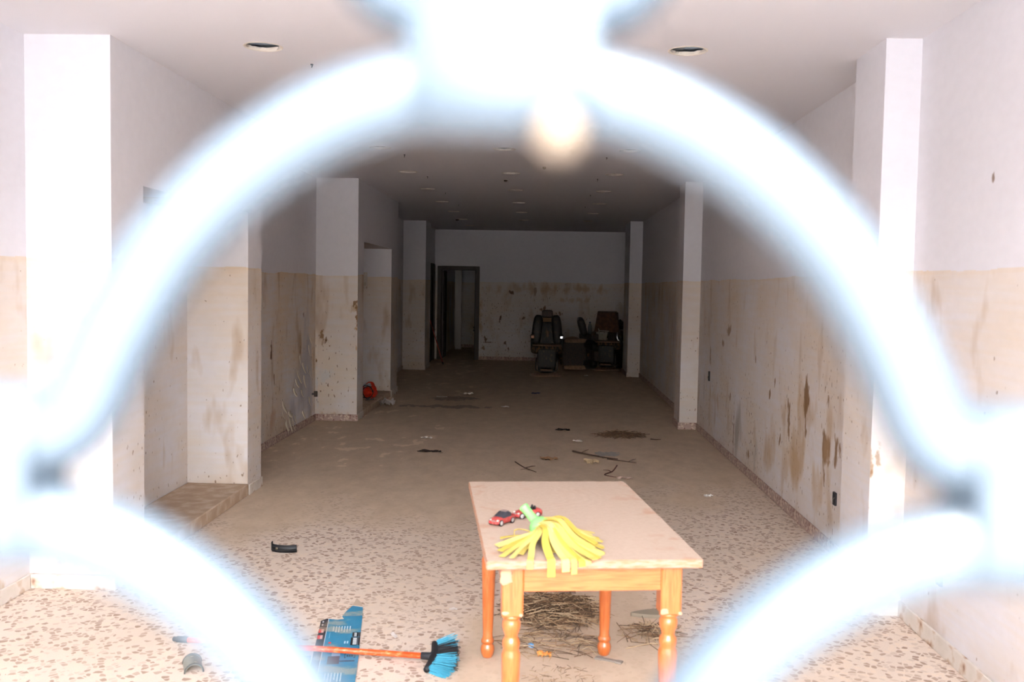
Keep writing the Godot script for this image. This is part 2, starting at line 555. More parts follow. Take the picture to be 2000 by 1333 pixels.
# terrazzo with a layer of dried mud over it; second uv set spans x -3..2.2, z 0..-26
func make_floor_material() -> void:
	var m := mat(Color.WHITE, 0.78)
	m.metallic_specular = 0.35
	m.albedo_texture = terrazzo(1024, 91, 0.045, Color(0.85, 0.785, 0.73), Color(0.54, 0.43, 0.37))
	var w := 768
	var h := 2048
	var k := w / 5.2 / 100.0
	var big := noise_bytes(w, h, 0.010 / k, 92, 4)
	var fine := noise_bytes(w, h, 0.07 / k, 93, 4)
	var mid := noise_bytes(w, h, 0.035 / k, 94, 3, 1, 1)
	var d := PackedByteArray()
	d.resize(w * h * 4)
	var i := 0
	for y in h:
		var z := -26.0 * (y + 0.5) / h
		for x in w:
			var X := -3.0 + 5.2 * (x + 0.5) / w
			var b := big[i] / 255.0
			var f := fine[i] / 255.0
			var g := mid[i] / 255.0
			# how far the mud was left lying: all of the back, and a spread round the table
			var back := clampf((-z - 5.9 - (X - 0.0) * 0.35) / 1.5 + (b - 0.5) * 1.2, 0.0, 1.0)
			var q := Vector2((X - 0.22) / 0.66, (z + 3.9) / 1.35).length()
			var tb := clampf((1.12 - q + (b - 0.5) * 0.9) * 3.0, 0.0, 1.0)
			var a := maxf(back, tb)
			a = maxf(0.30 + 0.35 * (b - 0.5), a * (0.97 - 0.10 * f))
			# washed, paler streaks and damp marks
			var r := 0.81 + (g - 0.5) * 0.06 + (f - 0.5) * 0.05
			var gg := 0.718 + (g - 0.5) * 0.055 + (f - 0.5) * 0.05
			var bb := 0.618 + (g - 0.5) * 0.05 + (f - 0.5) * 0.045
			var wet := Vector2((X + 1.3) / 0.75, (z + 12.95 + (g - 0.5) * 0.35) / 0.16).length()
			var wet2 := Vector2((X + 1.25) / 0.35, (z + 13.9) / 0.28).length()
			var wv := clampf((1.0 - minf(wet, wet2) + (f - 0.5)) * 1.2, 0.0, 0.26)
			r *= 1.0 - wv; gg *= 1.0 - wv; bb *= 1.0 - wv
			if X < -1.1 and z < -8.5 and g + f * 0.4 > 0.94 and b > 0.45:
				r += 0.08; gg += 0.08; bb += 0.08
			if f > 0.86:
				r -= 0.07; gg -= 0.07; bb -= 0.06
			var j := i * 4
			d[j] = int(clampf(r, 0, 1) * 255); d[j + 1] = int(clampf(gg, 0, 1) * 255); d[j + 2] = int(clampf(bb, 0, 1) * 255); d[j + 3] = int(clampf(a, 0, 1) * 255)
			i += 1
	m.detail_enabled = true
	m.detail_uv_layer = BaseMaterial3D.DETAIL_UV_2
	m.detail_blend_mode = BaseMaterial3D.BLEND_MODE_MIX
	m.detail_albedo = tex(img(w, h, d, true))
	M.floor = m

# dust on the table top with finger swirls
func dust_tex() -> ImageTexture:
	var w := 384
	var h := 640
	var n := noise_bytes(w, h, 0.010, 95, 4)
	var f := noise_bytes(w, h, 0.12, 96, 3)
	var s := noise_bytes(w, h, 0.05, 97, 3, 1, 1)
	var d := PackedByteArray()
	d.resize(w * h * 3)
	for y in h:
		for x in w:
			var i := y * w + x
			var u := float(x) / w
			var v := float(y) / h
			var ring := Vector2((u - 0.38) / 0.35, (v - 0.22) / 0.22).length()
			var sw := sin(ring * 42.0 + n[i] / 25.0) * clampf(1.2 - absf(ring - 0.8) * 2.0, 0.0, 1.0)
			var worn := clampf((n[i] / 255.0 - 0.62) * 4.0, 0.0, 1.0) * clampf(1.2 - minf(minf(u, 1 - u) * 5, minf(v, 1 - v) * 6), 0.15, 1.0)
			var t := 0.5 + (f[i] / 255.0 - 0.5) * 0.3 + sw * 0.10 + (s[i] / 255.0 - 0.5) * 0.3
			var c := Color(0.70, 0.605, 0.53).lerp(Color(0.78, 0.695, 0.62), clampf(t, 0, 1))
			c = c.lerp(Color(0.70, 0.53, 0.42), worn * 0.6)
			d[i * 3] = int(c.r * 255); d[i * 3 + 1] = int(c.g * 255); d[i * 3 + 2] = int(c.b * 255)
	return tex(img(w, h, d))

# ------------------------------------------------------------------ shell
# vertical wall face from a to b (x,z), y0..y1, facing out (x,z); u starts at u0 metres of a texture w_m wide
func face(s: SurfaceTool, a: Vector2, b: Vector2, y0: float, y1: float, out: Vector2, u0: float, w_m: float) -> void:
	var L := (b - a).length()
	var U0 := u0 / w_m
	var U1 := (u0 + L) / w_m
	quv(s, [Vector3(a.x, y0, a.y), Vector3(b.x, y0, b.y), Vector3(b.x, y1, b.y), Vector3(a.x, y1, a.y)],
		[Vector2(U0, 1 - y0 / H), Vector2(U1, 1 - y0 / H), Vector2(U1, 1 - y1 / H), Vector2(U0, 1 - y1 / H)], Vector3(out.x, 0, out.y))

func flat(s: SurfaceTool, x0: float, x1: float, z0: float, z1: float, y: float, up: bool, uvs := 6.0) -> void:
	var p := [Vector3(x0, y, z0), Vector3(x1, y, z0), Vector3(x1, y, z1), Vector3(x0, y, z1)]
	quv(s, p, [Vector2(x0, z0) / uvs, Vector2(x1, z0) / uvs, Vector2(x1, z1) / uvs, Vector2(x0, z1) / uvs], Vector3.UP if up else Vector3.DOWN)

# upright block with wall uv on its four sides
func block(s: SurfaceTool, x0: float, x1: float, z0: float, z1: float, y0: float, y1: float, u0 := 0.0, w_m := 6.0) -> void:
	face(s, Vector2(x0, z0), Vector2(x1, z0), y0, y1, Vector2(0, 1), u0 + 2.2, w_m)
	face(s, Vector2(x0, z1), Vector2(x1, z1), y0, y1, Vector2(0, -1), u0 + 1.2, w_m)
	face(s, Vector2(x0, z0), Vector2(x0, z1), y0, y1, Vector2(-1, 0), u0, w_m)
	face(s, Vector2(x1, z0), Vector2(x1, z1), y0, y1, Vector2(1, 0), u0, w_m)
	flat(s, x0, x1, z0, z1, y1, true)
	flat(s, x0, x1, z0, z1, y0, false)

func niche_pier(parent: Node3D, xf_: float, zf: float, zb: float, n0: float, n1: float, deep: float, top: float, m: Material, front_m: Material, front_w: float, front_u: float, x_wall: float) -> void:
	# front, inner face round the niche, far end
	var s := new_st()
	face(s, Vector2(x_wall, zf), Vector2(xf_, zf), 0, H, Vector2(0, 1), front_u, front_w)
	put("pier_front", s, front_m, parent)
	s = new_st()
	face(s, Vector2(xf_, zf), Vector2(xf_, n0), 0, H, Vector2(1, 0), 0.3, 6)
	face(s, Vector2(xf_, n0), Vector2(xf_, n1), top, H, Vector2(1, 0), 0.3 + (zf - n0), 6)
	face(s, Vector2(xf_, n1), Vector2(xf_, zb), 0, H, Vector2(1, 0), 0.3 + (zf - n1), 6)
	face(s, Vector2(x_wall, zb), Vector2(xf_, zb), 0, H, Vector2(0, -1), 1, 6)
	put("pier_side", s, m, parent)
	s = new_st()
	face(s, Vector2(deep, n0), Vector2(deep, n1), 0.09, top, Vector2(1, 0), 3.1, 6)
	face(s, Vector2(deep, n0), Vector2(xf_, n0), 0.09, top, Vector2(0, -1), 5.2, 6)
	face(s, Vector2(deep, n1), Vector2(xf_, n1), 0.09, top, Vector2(0, 1), 1.4, 6)
	flat(s, deep, xf_, n0, n1, top, false)
	put("niche", s, m, parent)
	s = new_st()
	box(s, Vector3((deep + xf_) / 2 + 0.004, 0.045, (n0 + n1) / 2), Vector3(xf_ - deep + 0.008, 0.09, n0 - n1), 0.006)
	put("niche_step", s, M.step, parent)
	# masonry core behind the faces
	s = new_st()
	box(s, Vector3((-3.0 + deep) / 2 - 0.005, H / 2, (zf + zb) / 2), Vector3(deep + 3.0, H, zf - zb - 0.02))
	box(s, Vector3((deep + xf_) / 2, H / 2, (zf + n0) / 2), Vector3(xf_ - deep - 0.01, H, zf - n0 - 0.01))
	box(s, Vector3((deep + xf_) / 2, H / 2, (zb + n1) / 2), Vector3(xf_ - deep - 0.01, H, n1 - zb - 0.01))
	box(s, Vector3((deep + xf_) / 2, (H + top) / 2 + 0.005, (n0 + n1) / 2), Vector3(xf_ - deep - 0.01, H - top, n0 - n1))
	put("pier_core", s, M.white, parent)

func build_shell() -> void:
	M.step = tri_mat(noise_tex(0.012, 75, [[0.2, 0.55, 0.8], [Color(0.70, 0.60, 0.50), Color(0.74, 0.64, 0.54), Color(0.79, 0.71, 0.63)]]), Vector3(2, 2, 2), 0.9)
	# floor
	var s := new_st()
	var q := [Vector3(-3.0, 0, -0.1), Vector3(2.2, 0, -0.1), Vector3(2.2, 0, -26), Vector3(-3.0, 0, -26)]
	var u1 := []
	var u2 := []
	for p in q:
		u1.append(Vector2(p.x, p.z) / 1.35)
		u2.append(Vector2((p.x + 3.0) / 5.2, -p.z / 26.0))
	quv(s, q, u1, Vector3.UP, u2)
	var fm := mesh_of(s, M.floor)
	s = new_st()
	box(s, Vector3(-0.4, -0.101, -13.05), Vector3(5.2, 0.2, 25.9))
	fm = mesh_of(s, M.mud, fm)
	tag(put("floor", fm, null), "", "", "", "structure")
	# street before the shop
	s = new_st()
	box(s, Vector3(0, -0.12, 10.0), Vector3(60, 0.2, 20.2))
	tag(put("trim_street", s, tri_mat(noise_tex(0.03, 76, [[0.2, 0.8], [Color(0.64, 0.64, 0.64), Color(0.72, 0.72, 0.72)]]), Vector3(0.5, 0.5, 0.5), 0.9)), "", "", "", "structure")

	# right wall with its three pillars
	var R := node("wall_right")
	s = new_st()
	face(s, Vector2(RX, -0.1), Vector2(RX, -5.1), 0, H, Vector2(-1, 0), 0.4, 6)
	put("wall_face", s, M.wall_front, R)
	s = new_st()
	face(s, Vector2(RX, -5.1), Vector2(RX, -11.5), 0, H, Vector2(-1, 0), -0.2, 6)
	put("wall_face", s, M.wall_right, R)
	s = new_st()
	face(s, Vector2(RX, -11.5), Vector2(RX, -21.4), 0, H, Vector2(-1, 0), 0.9, 6)
	put("wall_face", s, M.wall, R)
	s = new_st()
	box(s, Vector3(RX + 0.16, H / 2, -10.8), Vector3(0.3, H, 21.6))
	put("wall_core", s, M.white, R)
	for p in [[1.678, -4.86, -5.31, 0], [1.648, -11.29, -11.74, 1], [1.622, -17.93, -18.98, 2]]:
		s = new_st()
		block(s, p[0], RX + 0.01, p[1], p[2], 0, H, 2.0 + p[3] * 0.7 if p[3] else -0.44)
		put("pillar", s, M.wall_front if p[3] == 0 else M.wall, R)

	# left wall
	var L := node("wall_left")
	s = new_st()
	face(s, Vector2(-2.69, -0.1), Vector2(-2.69, -4.93), 0, H, Vector2(1, 0), 4.2, 6)
	put("wall_face", s, M.wall_front, L)
	s = new_st()
	box(s, Vector3(-2.85, H / 2, -2.5), Vector3(0.3, H, 4.8))
	put("wall_core", s, M.white, L)
	niche_pier(L, -2.24, -4.93, -7.6, -5.33, -7.25, -2.71, 2.17, M.wall, M.wall_front, 6.0, 2.35, -2.69)
	s = new_st()
	face(s, Vector2(-2.70, -7.6), Vector2(-2.70, -11.38), 0, H, Vector2(1, 0), 0.0, 3.8)
	put("recess_wall", s, M.wall_recess, L)
	niche_pier(L, -2.195, -11.38, -14.55, -11.76, -13.93, -2.66, 2.165, M.wall, M.wall_pier, 0.55, 0.0, -2.70)
	s = new_st()
	face(s, Vector2(-2.70, -14.55), Vector2(-2.70, -18.57), 0, H, Vector2(1, 0), 1.0, 6)
	put("recess_wall", s, M.wall, L)
	s = new_st()
	box(s, Vector3(-2.86, H / 2, -9.49), Vector3(0.3, H, 3.76))
	box(s, Vector3(-2.86, H / 2, -16.56), Vector3(0.3, H, 4.0))
	put("wall_core", s, M.white, L)
	s = new_st()
	block(s, -2.95, -2.262, -18.57, -19.4, 0, H, 2.6)
	put("pillar", s, M.wall, L)
	s = new_st()
	face(s, Vector2(-2.40, -19.4), Vector2(-2.40, -20.45), 0, H, Vector2(1, 0), 1.0, 6)
	face(s, Vector2(-2.40, -20.45), Vector2(-2.40, -21.25), 2.08, H, Vector2(1, 0), 1.0, 6)
	face(s, Vector2(-2.40, -21.25), Vector2(-2.40, -21.4), 0, H, Vector2(1, 0), 3.0, 6)
	put("wall_face", s, M.wall, L)
	s = new_st()
	box(s, Vector3(-2.72, H / 2, -20.4), Vector3(0.5, H, 2.0))
	put("wall_core", s, M.white, L)

	# far wall with the doorway, and the passage behind it
	var B := node("wall_back")
	s = new_st()
	for zz in [[-21.4, 1], [-21.55, -1]]:
		var o := Vector2(0, zz[1])
		face(s, Vector2(-2.45, zz[0]), Vector2(-2.27, zz[0]), 0, H, o, -0.05, 4.6)
		face(s, Vector2(-2.27, zz[0]), Vector2(-1.47, zz[0]), 2.03, H, o, 0.13, 4.6)
		face(s, Vector2(-1.47, zz[0]), Vector2(2.0, zz[0]), 0, H, o, 0.93, 4.6)
	face(s, Vector2(-2.27, -21.4), Vector2(-2.27, -21.55), 0, 2.03, Vector2(1, 0), 0, 4.6)
	face(s, Vector2(-1.47, -21.4), Vector2(-1.47, -21.55), 0, 2.03, Vector2(-1, 0), 0, 4.6)
	flat(s, -2.27, -1.47, -21.4, -21.55, 2.03, false)
	put("wall_face", s, M.wall_far, B)
	s = new_st()
	face(s, Vector2(-2.34, -21.55), Vector2(-2.34, -25.75), 0, H, Vector2(1, 0), 0.7, 6)
	face(s, Vector2(-2.34, -25.75), Vector2(-0.6, -25.75), 0, H, Vector2(0, 1), 2.0, 6)
	face(s, Vector2(-0.6, -21.55), Vector2(-0.6, -25.75), 0, H, Vector2(-1, 0), 4.0, 6)
	put("passage_wall", s, M.wall, B)
	s = new_st()
	box(s, Vector3(-2.5, H / 2, -23.7), Vector3(0.3, H, 4.2))
	box(s, Vector3(-1.5, H / 2, -25.9), Vector3(2.3, H, 0.28))
	box(s, Vector3(0.8, H / 2, -23.7), Vector3(2.78, H, 4.2))
	put("wall_core", s, M.white, B)
	s = new_st()
	box(s, Vector3(-2.17, H / 2, -25.0), Vector3(0.16, H, 0.10), 0.006)
	put("passage_jamb", s, M.wall, B)

	# street front: opening as wide as the shop, lintel above the grille
	var Fr := node("wall_front")
	s = new_st()
	box(s, Vector3(0, 3.4, -0.24), Vector3(12, 1.1, 0.28))
	box(s, Vector3(-4.6, 1.43, -0.24), Vector3(3.6, 2.86, 0.28))
	box(s, Vector3(4.2, 1.43, -0.24), Vector3(4.3, 2.86, 0.28))
	put("facade", s, mat(Color(0.8, 0.79, 0.78), 0.9), Fr)
	# the shop front stands back between two party walls, under a cornice
	s = new_st()
	box(s, Vector3(-0.4, 3.25, 0.1), Vector3(5.6, 0.3, 0.4))
	put("cornice", s, mat(Color(0.55, 0.54, 0.53), 0.9), Fr)
	s = new_st()
	box(s, Vector3(-3.0, 4.5, 2.4), Vector3(0.3, 9.0, 5.0))
	box(s, Vector3(2.2, 2.3, PORCH / 2 - 0.1), Vector3(0.3, 4.6, PORCH))
	put("party_wall", s, mat(Color(0.52, 0.51, 0.5), 0.9), Fr)

	# low houses across the street
	s = new_st()
	box(s, Vector3(-3.0, 2.3, 15.0), Vector3(50, 4.6, 6.0), 0.05)
	put("opposite_houses", s, mat(Color(0.62, 0.58, 0.52), 0.9), Fr)

func skirt(side: String, a: Vector2, b: Vector2, out: Vector2, m: Material, h := 0.08, th := 0.014) -> void:
	var s := new_st()
	var d := (b - a)
	var L := d.length()
	var ang := atan2(-d.y, d.x)
	var c := (a + b) / 2 + out * (th / 2 + 0.0005)
	box(s, Vector3.ZERO, Vector3(L, h, th), 0.003)
	var o := put("baseboard_" + side, s, m, null, Transform3D(Basis(Vector3.UP, ang), Vector3(c.x, h / 2, c.y)))
	o.set_meta("kind", "structure")

func build_baseboards() -> void:
	var r := Vector2(-1, 0)
	var l := Vector2(1, 0)
	var f := Vector2(0, 1)
	skirt("right", Vector2(RX, -0.4), Vector2(RX, -4.85), r, M.skirting_pale, 0.085)
	skirt("right", Vector2(1.66, -4.86), Vector2(RX, -4.86), f, M.skirting_pale, 0.09)
	skirt("right", Vector2(1.678, -4.85), Vector2(1.678, -5.31), r, M.skirting_pale)
	skirt("right", Vector2(RX, -5.33), Vector2(RX, -11.28), r, M.skirting)
	skirt("right", Vector2(1.63, -11.29), Vector2(RX, -11.29), f, M.skirting)
	skirt("right", Vector2(1.648, -11.28), Vector2(1.648, -11.74), r, M.skirting)
	skirt("right", Vector2(RX, -11.75), Vector2(RX, -17.92), r, M.skirting)
	skirt("right", Vector2(1.61, -17.93), Vector2(RX, -17.93), f, M.skirting_pale)
	skirt("right", Vector2(1.622, -17.92), Vector2(1.622, -18.98), r, M.skirting)
	skirt("left", Vector2(-2.69, -0.4), Vector2(-2.69, -4.91), l, M.skirting_pale)
	skirt("left", Vector2(-2.69, -4.93), Vector2(-2.225, -4.93), f, M.skirting_pale)
	skirt("left", Vector2(-2.24, -4.93), Vector2(-2.24, -5.32), l, M.skirting_pale, 0.075)
	skirt("left", Vector2(-2.24, -7.26), Vector2(-2.24, -7.6), l, M.skirting_pale)
	skirt("left", Vector2(-2.70, -7.61), Vector2(-2.70, -11.36), l, M.skirting)
	skirt("left", Vector2(-2.70, -11.38), Vector2(-2.18, -11.38), f, M.skirting)
	skirt("left", Vector2(-2.195, -11.38), Vector2(-2.195, -11.75), l, M.skirting_pale)
	skirt("left", Vector2(-2.195, -13.94), Vector2(-2.195, -14.55), l, M.skirting_pale, 0.10, 0.02)
	skirt("left", Vector2(-2.70, -14.56), Vector2(-2.70, -18.55), l, M.skirting_pale)
	skirt("left", Vector2(-2.262, -18.57), Vector2(-2.262, -19.4), l, M.skirting_pale)
	skirt("back", Vector2(-1.385, -21.4), Vector2(RX, -21.4), f, M.skirting)
	skirt("back", Vector2(-2.24, -25.75), Vector2(-0.6, -25.75), f, M.skirting)

const PORCH := 1.5
const HOLE_X := [-1.512, -0.365, 0.775]

func build_ceiling() -> void:
	var holes := []
	for r in 9:
		for c in 3:
			if r == 8 and c > 0: continue
			holes.append([Vector2(HOLE_X[c] + (0.06 if c == 2 and r >= 5 else 0.0) - (0.03 if c == 2 and r < 2 else 0.0), -5.15 - 1.84 * r), r, c])
	var s := new_st()
	var g := 0.16
	var R := 0.098
	# ceiling cut into strips round square fields that hold the round cut-outs
	var z := -0.1
	for r in 9:
		var zc := -5.15 - 1.84 * r
		flat(s, -3.0, 2.2, z, zc + g, H, false)
		var x := -3.0
		for hh in holes:
			if hh[1] != r: continue
			var c: Vector2 = hh[0]
			flat(s, x, c.x - g, zc + g, zc - g, H, false)
			x = c.x + g
			var N := 32
			for k in N:
				var P := func(i: int, rad: float, sq: bool) -> Vector3:
					var t := TAU * i / N
					var d := Vector2(cos(t), sin(t))
					if sq: d = d / maxf(absf(d.x), absf(d.y)) * g
					else: d = d * rad
					return Vector3(c.x + d.x, H, c.y + d.y)
				var q := [P.call(k, R, false), P.call(k + 1, R, false), P.call(k + 1, 0, true), P.call(k, 0, true)]
				var uv := []
				for p in q: uv.append(Vector2(p.x, p.z) / 6)
				quv(s, q, uv, Vector3.DOWN)
		flat(s, x, 2.2, zc + g, zc - g, H, false)
		z = zc - g
	flat(s, -3.0, 2.2, z, -26.0, H, false)
	var cm := mesh_of(s, M.ceiling)
	# slab above the void, with its edges
	s = new_st()
	box(s, Vector3(-0.4, 3.42, -13.05), Vector3(5.8, 0.2, 26.2))
	box(s, Vector3(-3.2, 3.1, -13.05), Vector3(0.2, 0.6, 26.2))
	box(s, Vector3(2.4, 3.1, -13.05), Vector3(0.2, 0.6, 26.2))
	box(s, Vector3(-0.4, 3.1, -26.1), Vector3(5.8, 0.6, 0.2))
	cm = mesh_of(s, M.void, cm)
	tag(put("ceiling", cm, null), "", "", "", "structure")
	# the cut-outs: ragged plaster rim; battens seen through the front ones
	var ord := ["first", "second", "third", "fourth", "fifth", "sixth", "seventh", "eighth", "ninth"]
	var colu := ["beside the pier side", "in the middle file", "beside the pillar side"]
	var fn := FastNoiseLite.new()
	fn.frequency = 1.6
	for hh in holes:
		var c: Vector2 = hh[0]
		var lab: String = "empty round downlight hole with ragged rim, %s from the street in the %s" % [ord[hh[1]], ["left ceiling file", "middle ceiling file", "right ceiling file"][hh[2]]]
		if hh[1] == 0: lab = "large empty downlight hole showing %s, first in the %s" % [["grey battens", "a dark void", "battens and loose board"][hh[2]], ["left ceiling file", "middle ceiling file", "right ceiling file"][hh[2]]]
		var o := thing("downlight_hole", lab, "ceiling hole", Vector3(c.x, H, c.y), 0, "empty downlight holes in the ceiling")
		var rs := new_st()
		var N := 30
		for k in N:
			var pr := func(i: int) -> Array:
				var t := TAU * i / N
				var d := Vector3(cos(t), 0, sin(t))
				var w := fn.get_noise_3d(cos(t) * 2 + c.x * 9, sin(t) * 2, c.y * 9)
				var w2 := fn.get_noise_3d(cos(t) * 5, sin(t) * 5 + 7, c.y * 5 + c.x)
				return [d * (0.106 + 0.006 * w), d * (0.099 + 0.004 * w2) + Vector3.DOWN * 0.003, d * (0.091 + 0.010 * w2), d * (0.093 + 0.010 * w) + Vector3.UP * (0.018 + 0.009 * w2), d * (0.105) + Vector3.UP * 0.02]
			var a: Array = pr.call(k)
			var b: Array = pr.call((k + 1) % N)
			for j in 4:
				quad(rs, a[j], b[j], b[j + 1], a[j + 1], -(a[j] + b[j]) * Vector3(1, 0, 1) + Vector3.DOWN * 0.05)
		put("plaster_rim", rs, M.plaster_rim, o)
		if hh[1] == 0 and hh[2] != 1:
			for k in 8:
				var bs := new_st()
				box(bs, Vector3(0, 0.062 + 0.004 * (k % 2), 0.06 - 0.062 * k), Vector3(0.5, 0.02, 0.050), 0.003)
				put("batten", bs, M.lath, o)
			if hh[2] == 2:
				var bs := new_st()
				box(bs, Vector3(-0.04, 0.044, -0.16), Vector3(0.10, 0.006, 0.22), 0.002, Transform3D(Basis(Vector3.UP, 0.1), Vector3.ZERO))
				put("loose_board", bs, mat(Color(0.78, 0.77, 0.75), 0.8), o)
	# stubs of wire between the cut-outs
	var wl := [[-1.344, -5.54], [0.598, -5.54], [-1.348, -9.28], [0.598, -9.31], [-1.344, -11.11], [0.615, -11.13], [-1.329, -13.02], [0.628, -13.01], [-1.316, -14.86], [0.643, -14.89], [-1.317, -16.70]]
	var wd := ["nearest the street", "nearest the street", "second", "second", "third", "third", "fourth", "fourth", "fifth", "fifth", "last"]
	for k in wl.size():
		var ws := new_st()
		var p: Array = wl[k]
		tube(ws, [Vector3(0, 0, 0), Vector3(0.002, -0.010, 0), Vector3(-0.001, -0.020 - 0.004 * (k % 3), 0.003)], 0.003, 6)
		ws.set_smooth_group(-1)
		box(ws, Vector3(0, -0.003, 0), Vector3(0.014, 0.006, 0.014))
		var o := put("wire_stub", ws, mat(Color(0.12, 0.10, 0.09), 0.7), null, Transform3D(Basis(), Vector3(p[0], H, p[1])))
		tag(o, "short dark wire stub hanging from ceiling, %s in the file %s" % [wd[k], "along the piers" if p[0] < 0 else "along the pillars"], "wire", "wire stubs on the ceiling")
	var mud := [[0.0, -10.1, 0.02, "between two downlight holes"], [-0.45, -11.35, 0.022, "just past the third middle downlight hole"], [-1.62, -18.1, 0.035, "beside the eighth left downlight hole"]]
	for k in mud.size():
		var ms := new_st(true)
		lump(ms, Vector3.ZERO, Vector3(mud[k][2], 0.014, mud[k][2]), 300 + k, 0.3, 6, 10)
		var o := put("mud_spatter", ms, mat(Color(0.24, 0.17, 0.12), 0.9), null, Transform3D(Basis(), Vector3(mud[k][0], H - 0.008, mud[k][1])))
		tag(o, "dark brown mud blob stuck on the ceiling %s" % mud[k][3], "mud", "mud blobs on the ceiling")

func build_doors() -> void:
	# doorway in the far wall
	var d := node("door_1")
	var s := new_st()
	box(s, Vector3(-2.294, 1.045, -21.40), Vector3(0.085, 2.09, 0.05), 0.006)
	box(s, Vector3(-1.44, 1.045, -21.40), Vector3(0.095, 2.09, 0.05), 0.006)
	box(s, Vector3(-1.867, 2.05, -21.40), Vector3(0.765, 0.085, 0.05), 0.006)
	put("door_frame", s, M.frame, d)
	s = new_st()
	box(s, Vector3(-2.255, 1.01, -21.49), Vector3(0.03, 2.02, 0.14), 0.004)
	box(s, Vector3(-1.485, 1.01, -21.49), Vector3(0.03, 2.02, 0.14), 0.004)
	box(s, Vector3(-1.87, 2.015, -21.49), Vector3(0.74, 0.03, 0.14), 0.004)
	put("door_lining", s, M.frame, d)
	s = new_st()
	box(s, Vector3(-2.235, 1.0, -21.95), Vector3(0.04, 1.98, 0.74), 0.004)
	box(s, Vector3(-2.212, 1.45, -21.95), Vector3(0.012, 0.8, 0.5), 0.005)
	box(s, Vector3(-2.212, 0.5, -21.95), Vector3(0.012, 0.7, 0.5), 0.005)
	put("door_leaf", s, M.frame, d)
	# door in the left wall, by the corner
	d = node("door_2")
	s = new_st()
	box(s, Vector3(-2.395, 1.045, -20.49), Vector3(0.05, 2.13, 0.08), 0.006)
	box(s, Vector3(-2.395, 1.045, -21.21), Vector3(0.05, 2.13, 0.08), 0.006)
	box(s, Vector3(-2.395, 2.09, -20.85), Vector3(0.05, 0.08, 0.64), 0.006)
	put("door_frame", s, M.frame, d)
	s = new_st()
	box(s, Vector3(-2.41, 1.03, -20.85), Vector3(0.035, 2.05, 0.66), 0.004)
	box(s, Vector3(-2.389, 1.45, -20.85), Vector3(0.012, 0.8, 0.42), 0.005)
	box(s, Vector3(-2.389, 0.5, -20.85), Vector3(0.012, 0.7, 0.42), 0.005)
	put("door_leaf", s, M.frame, d)

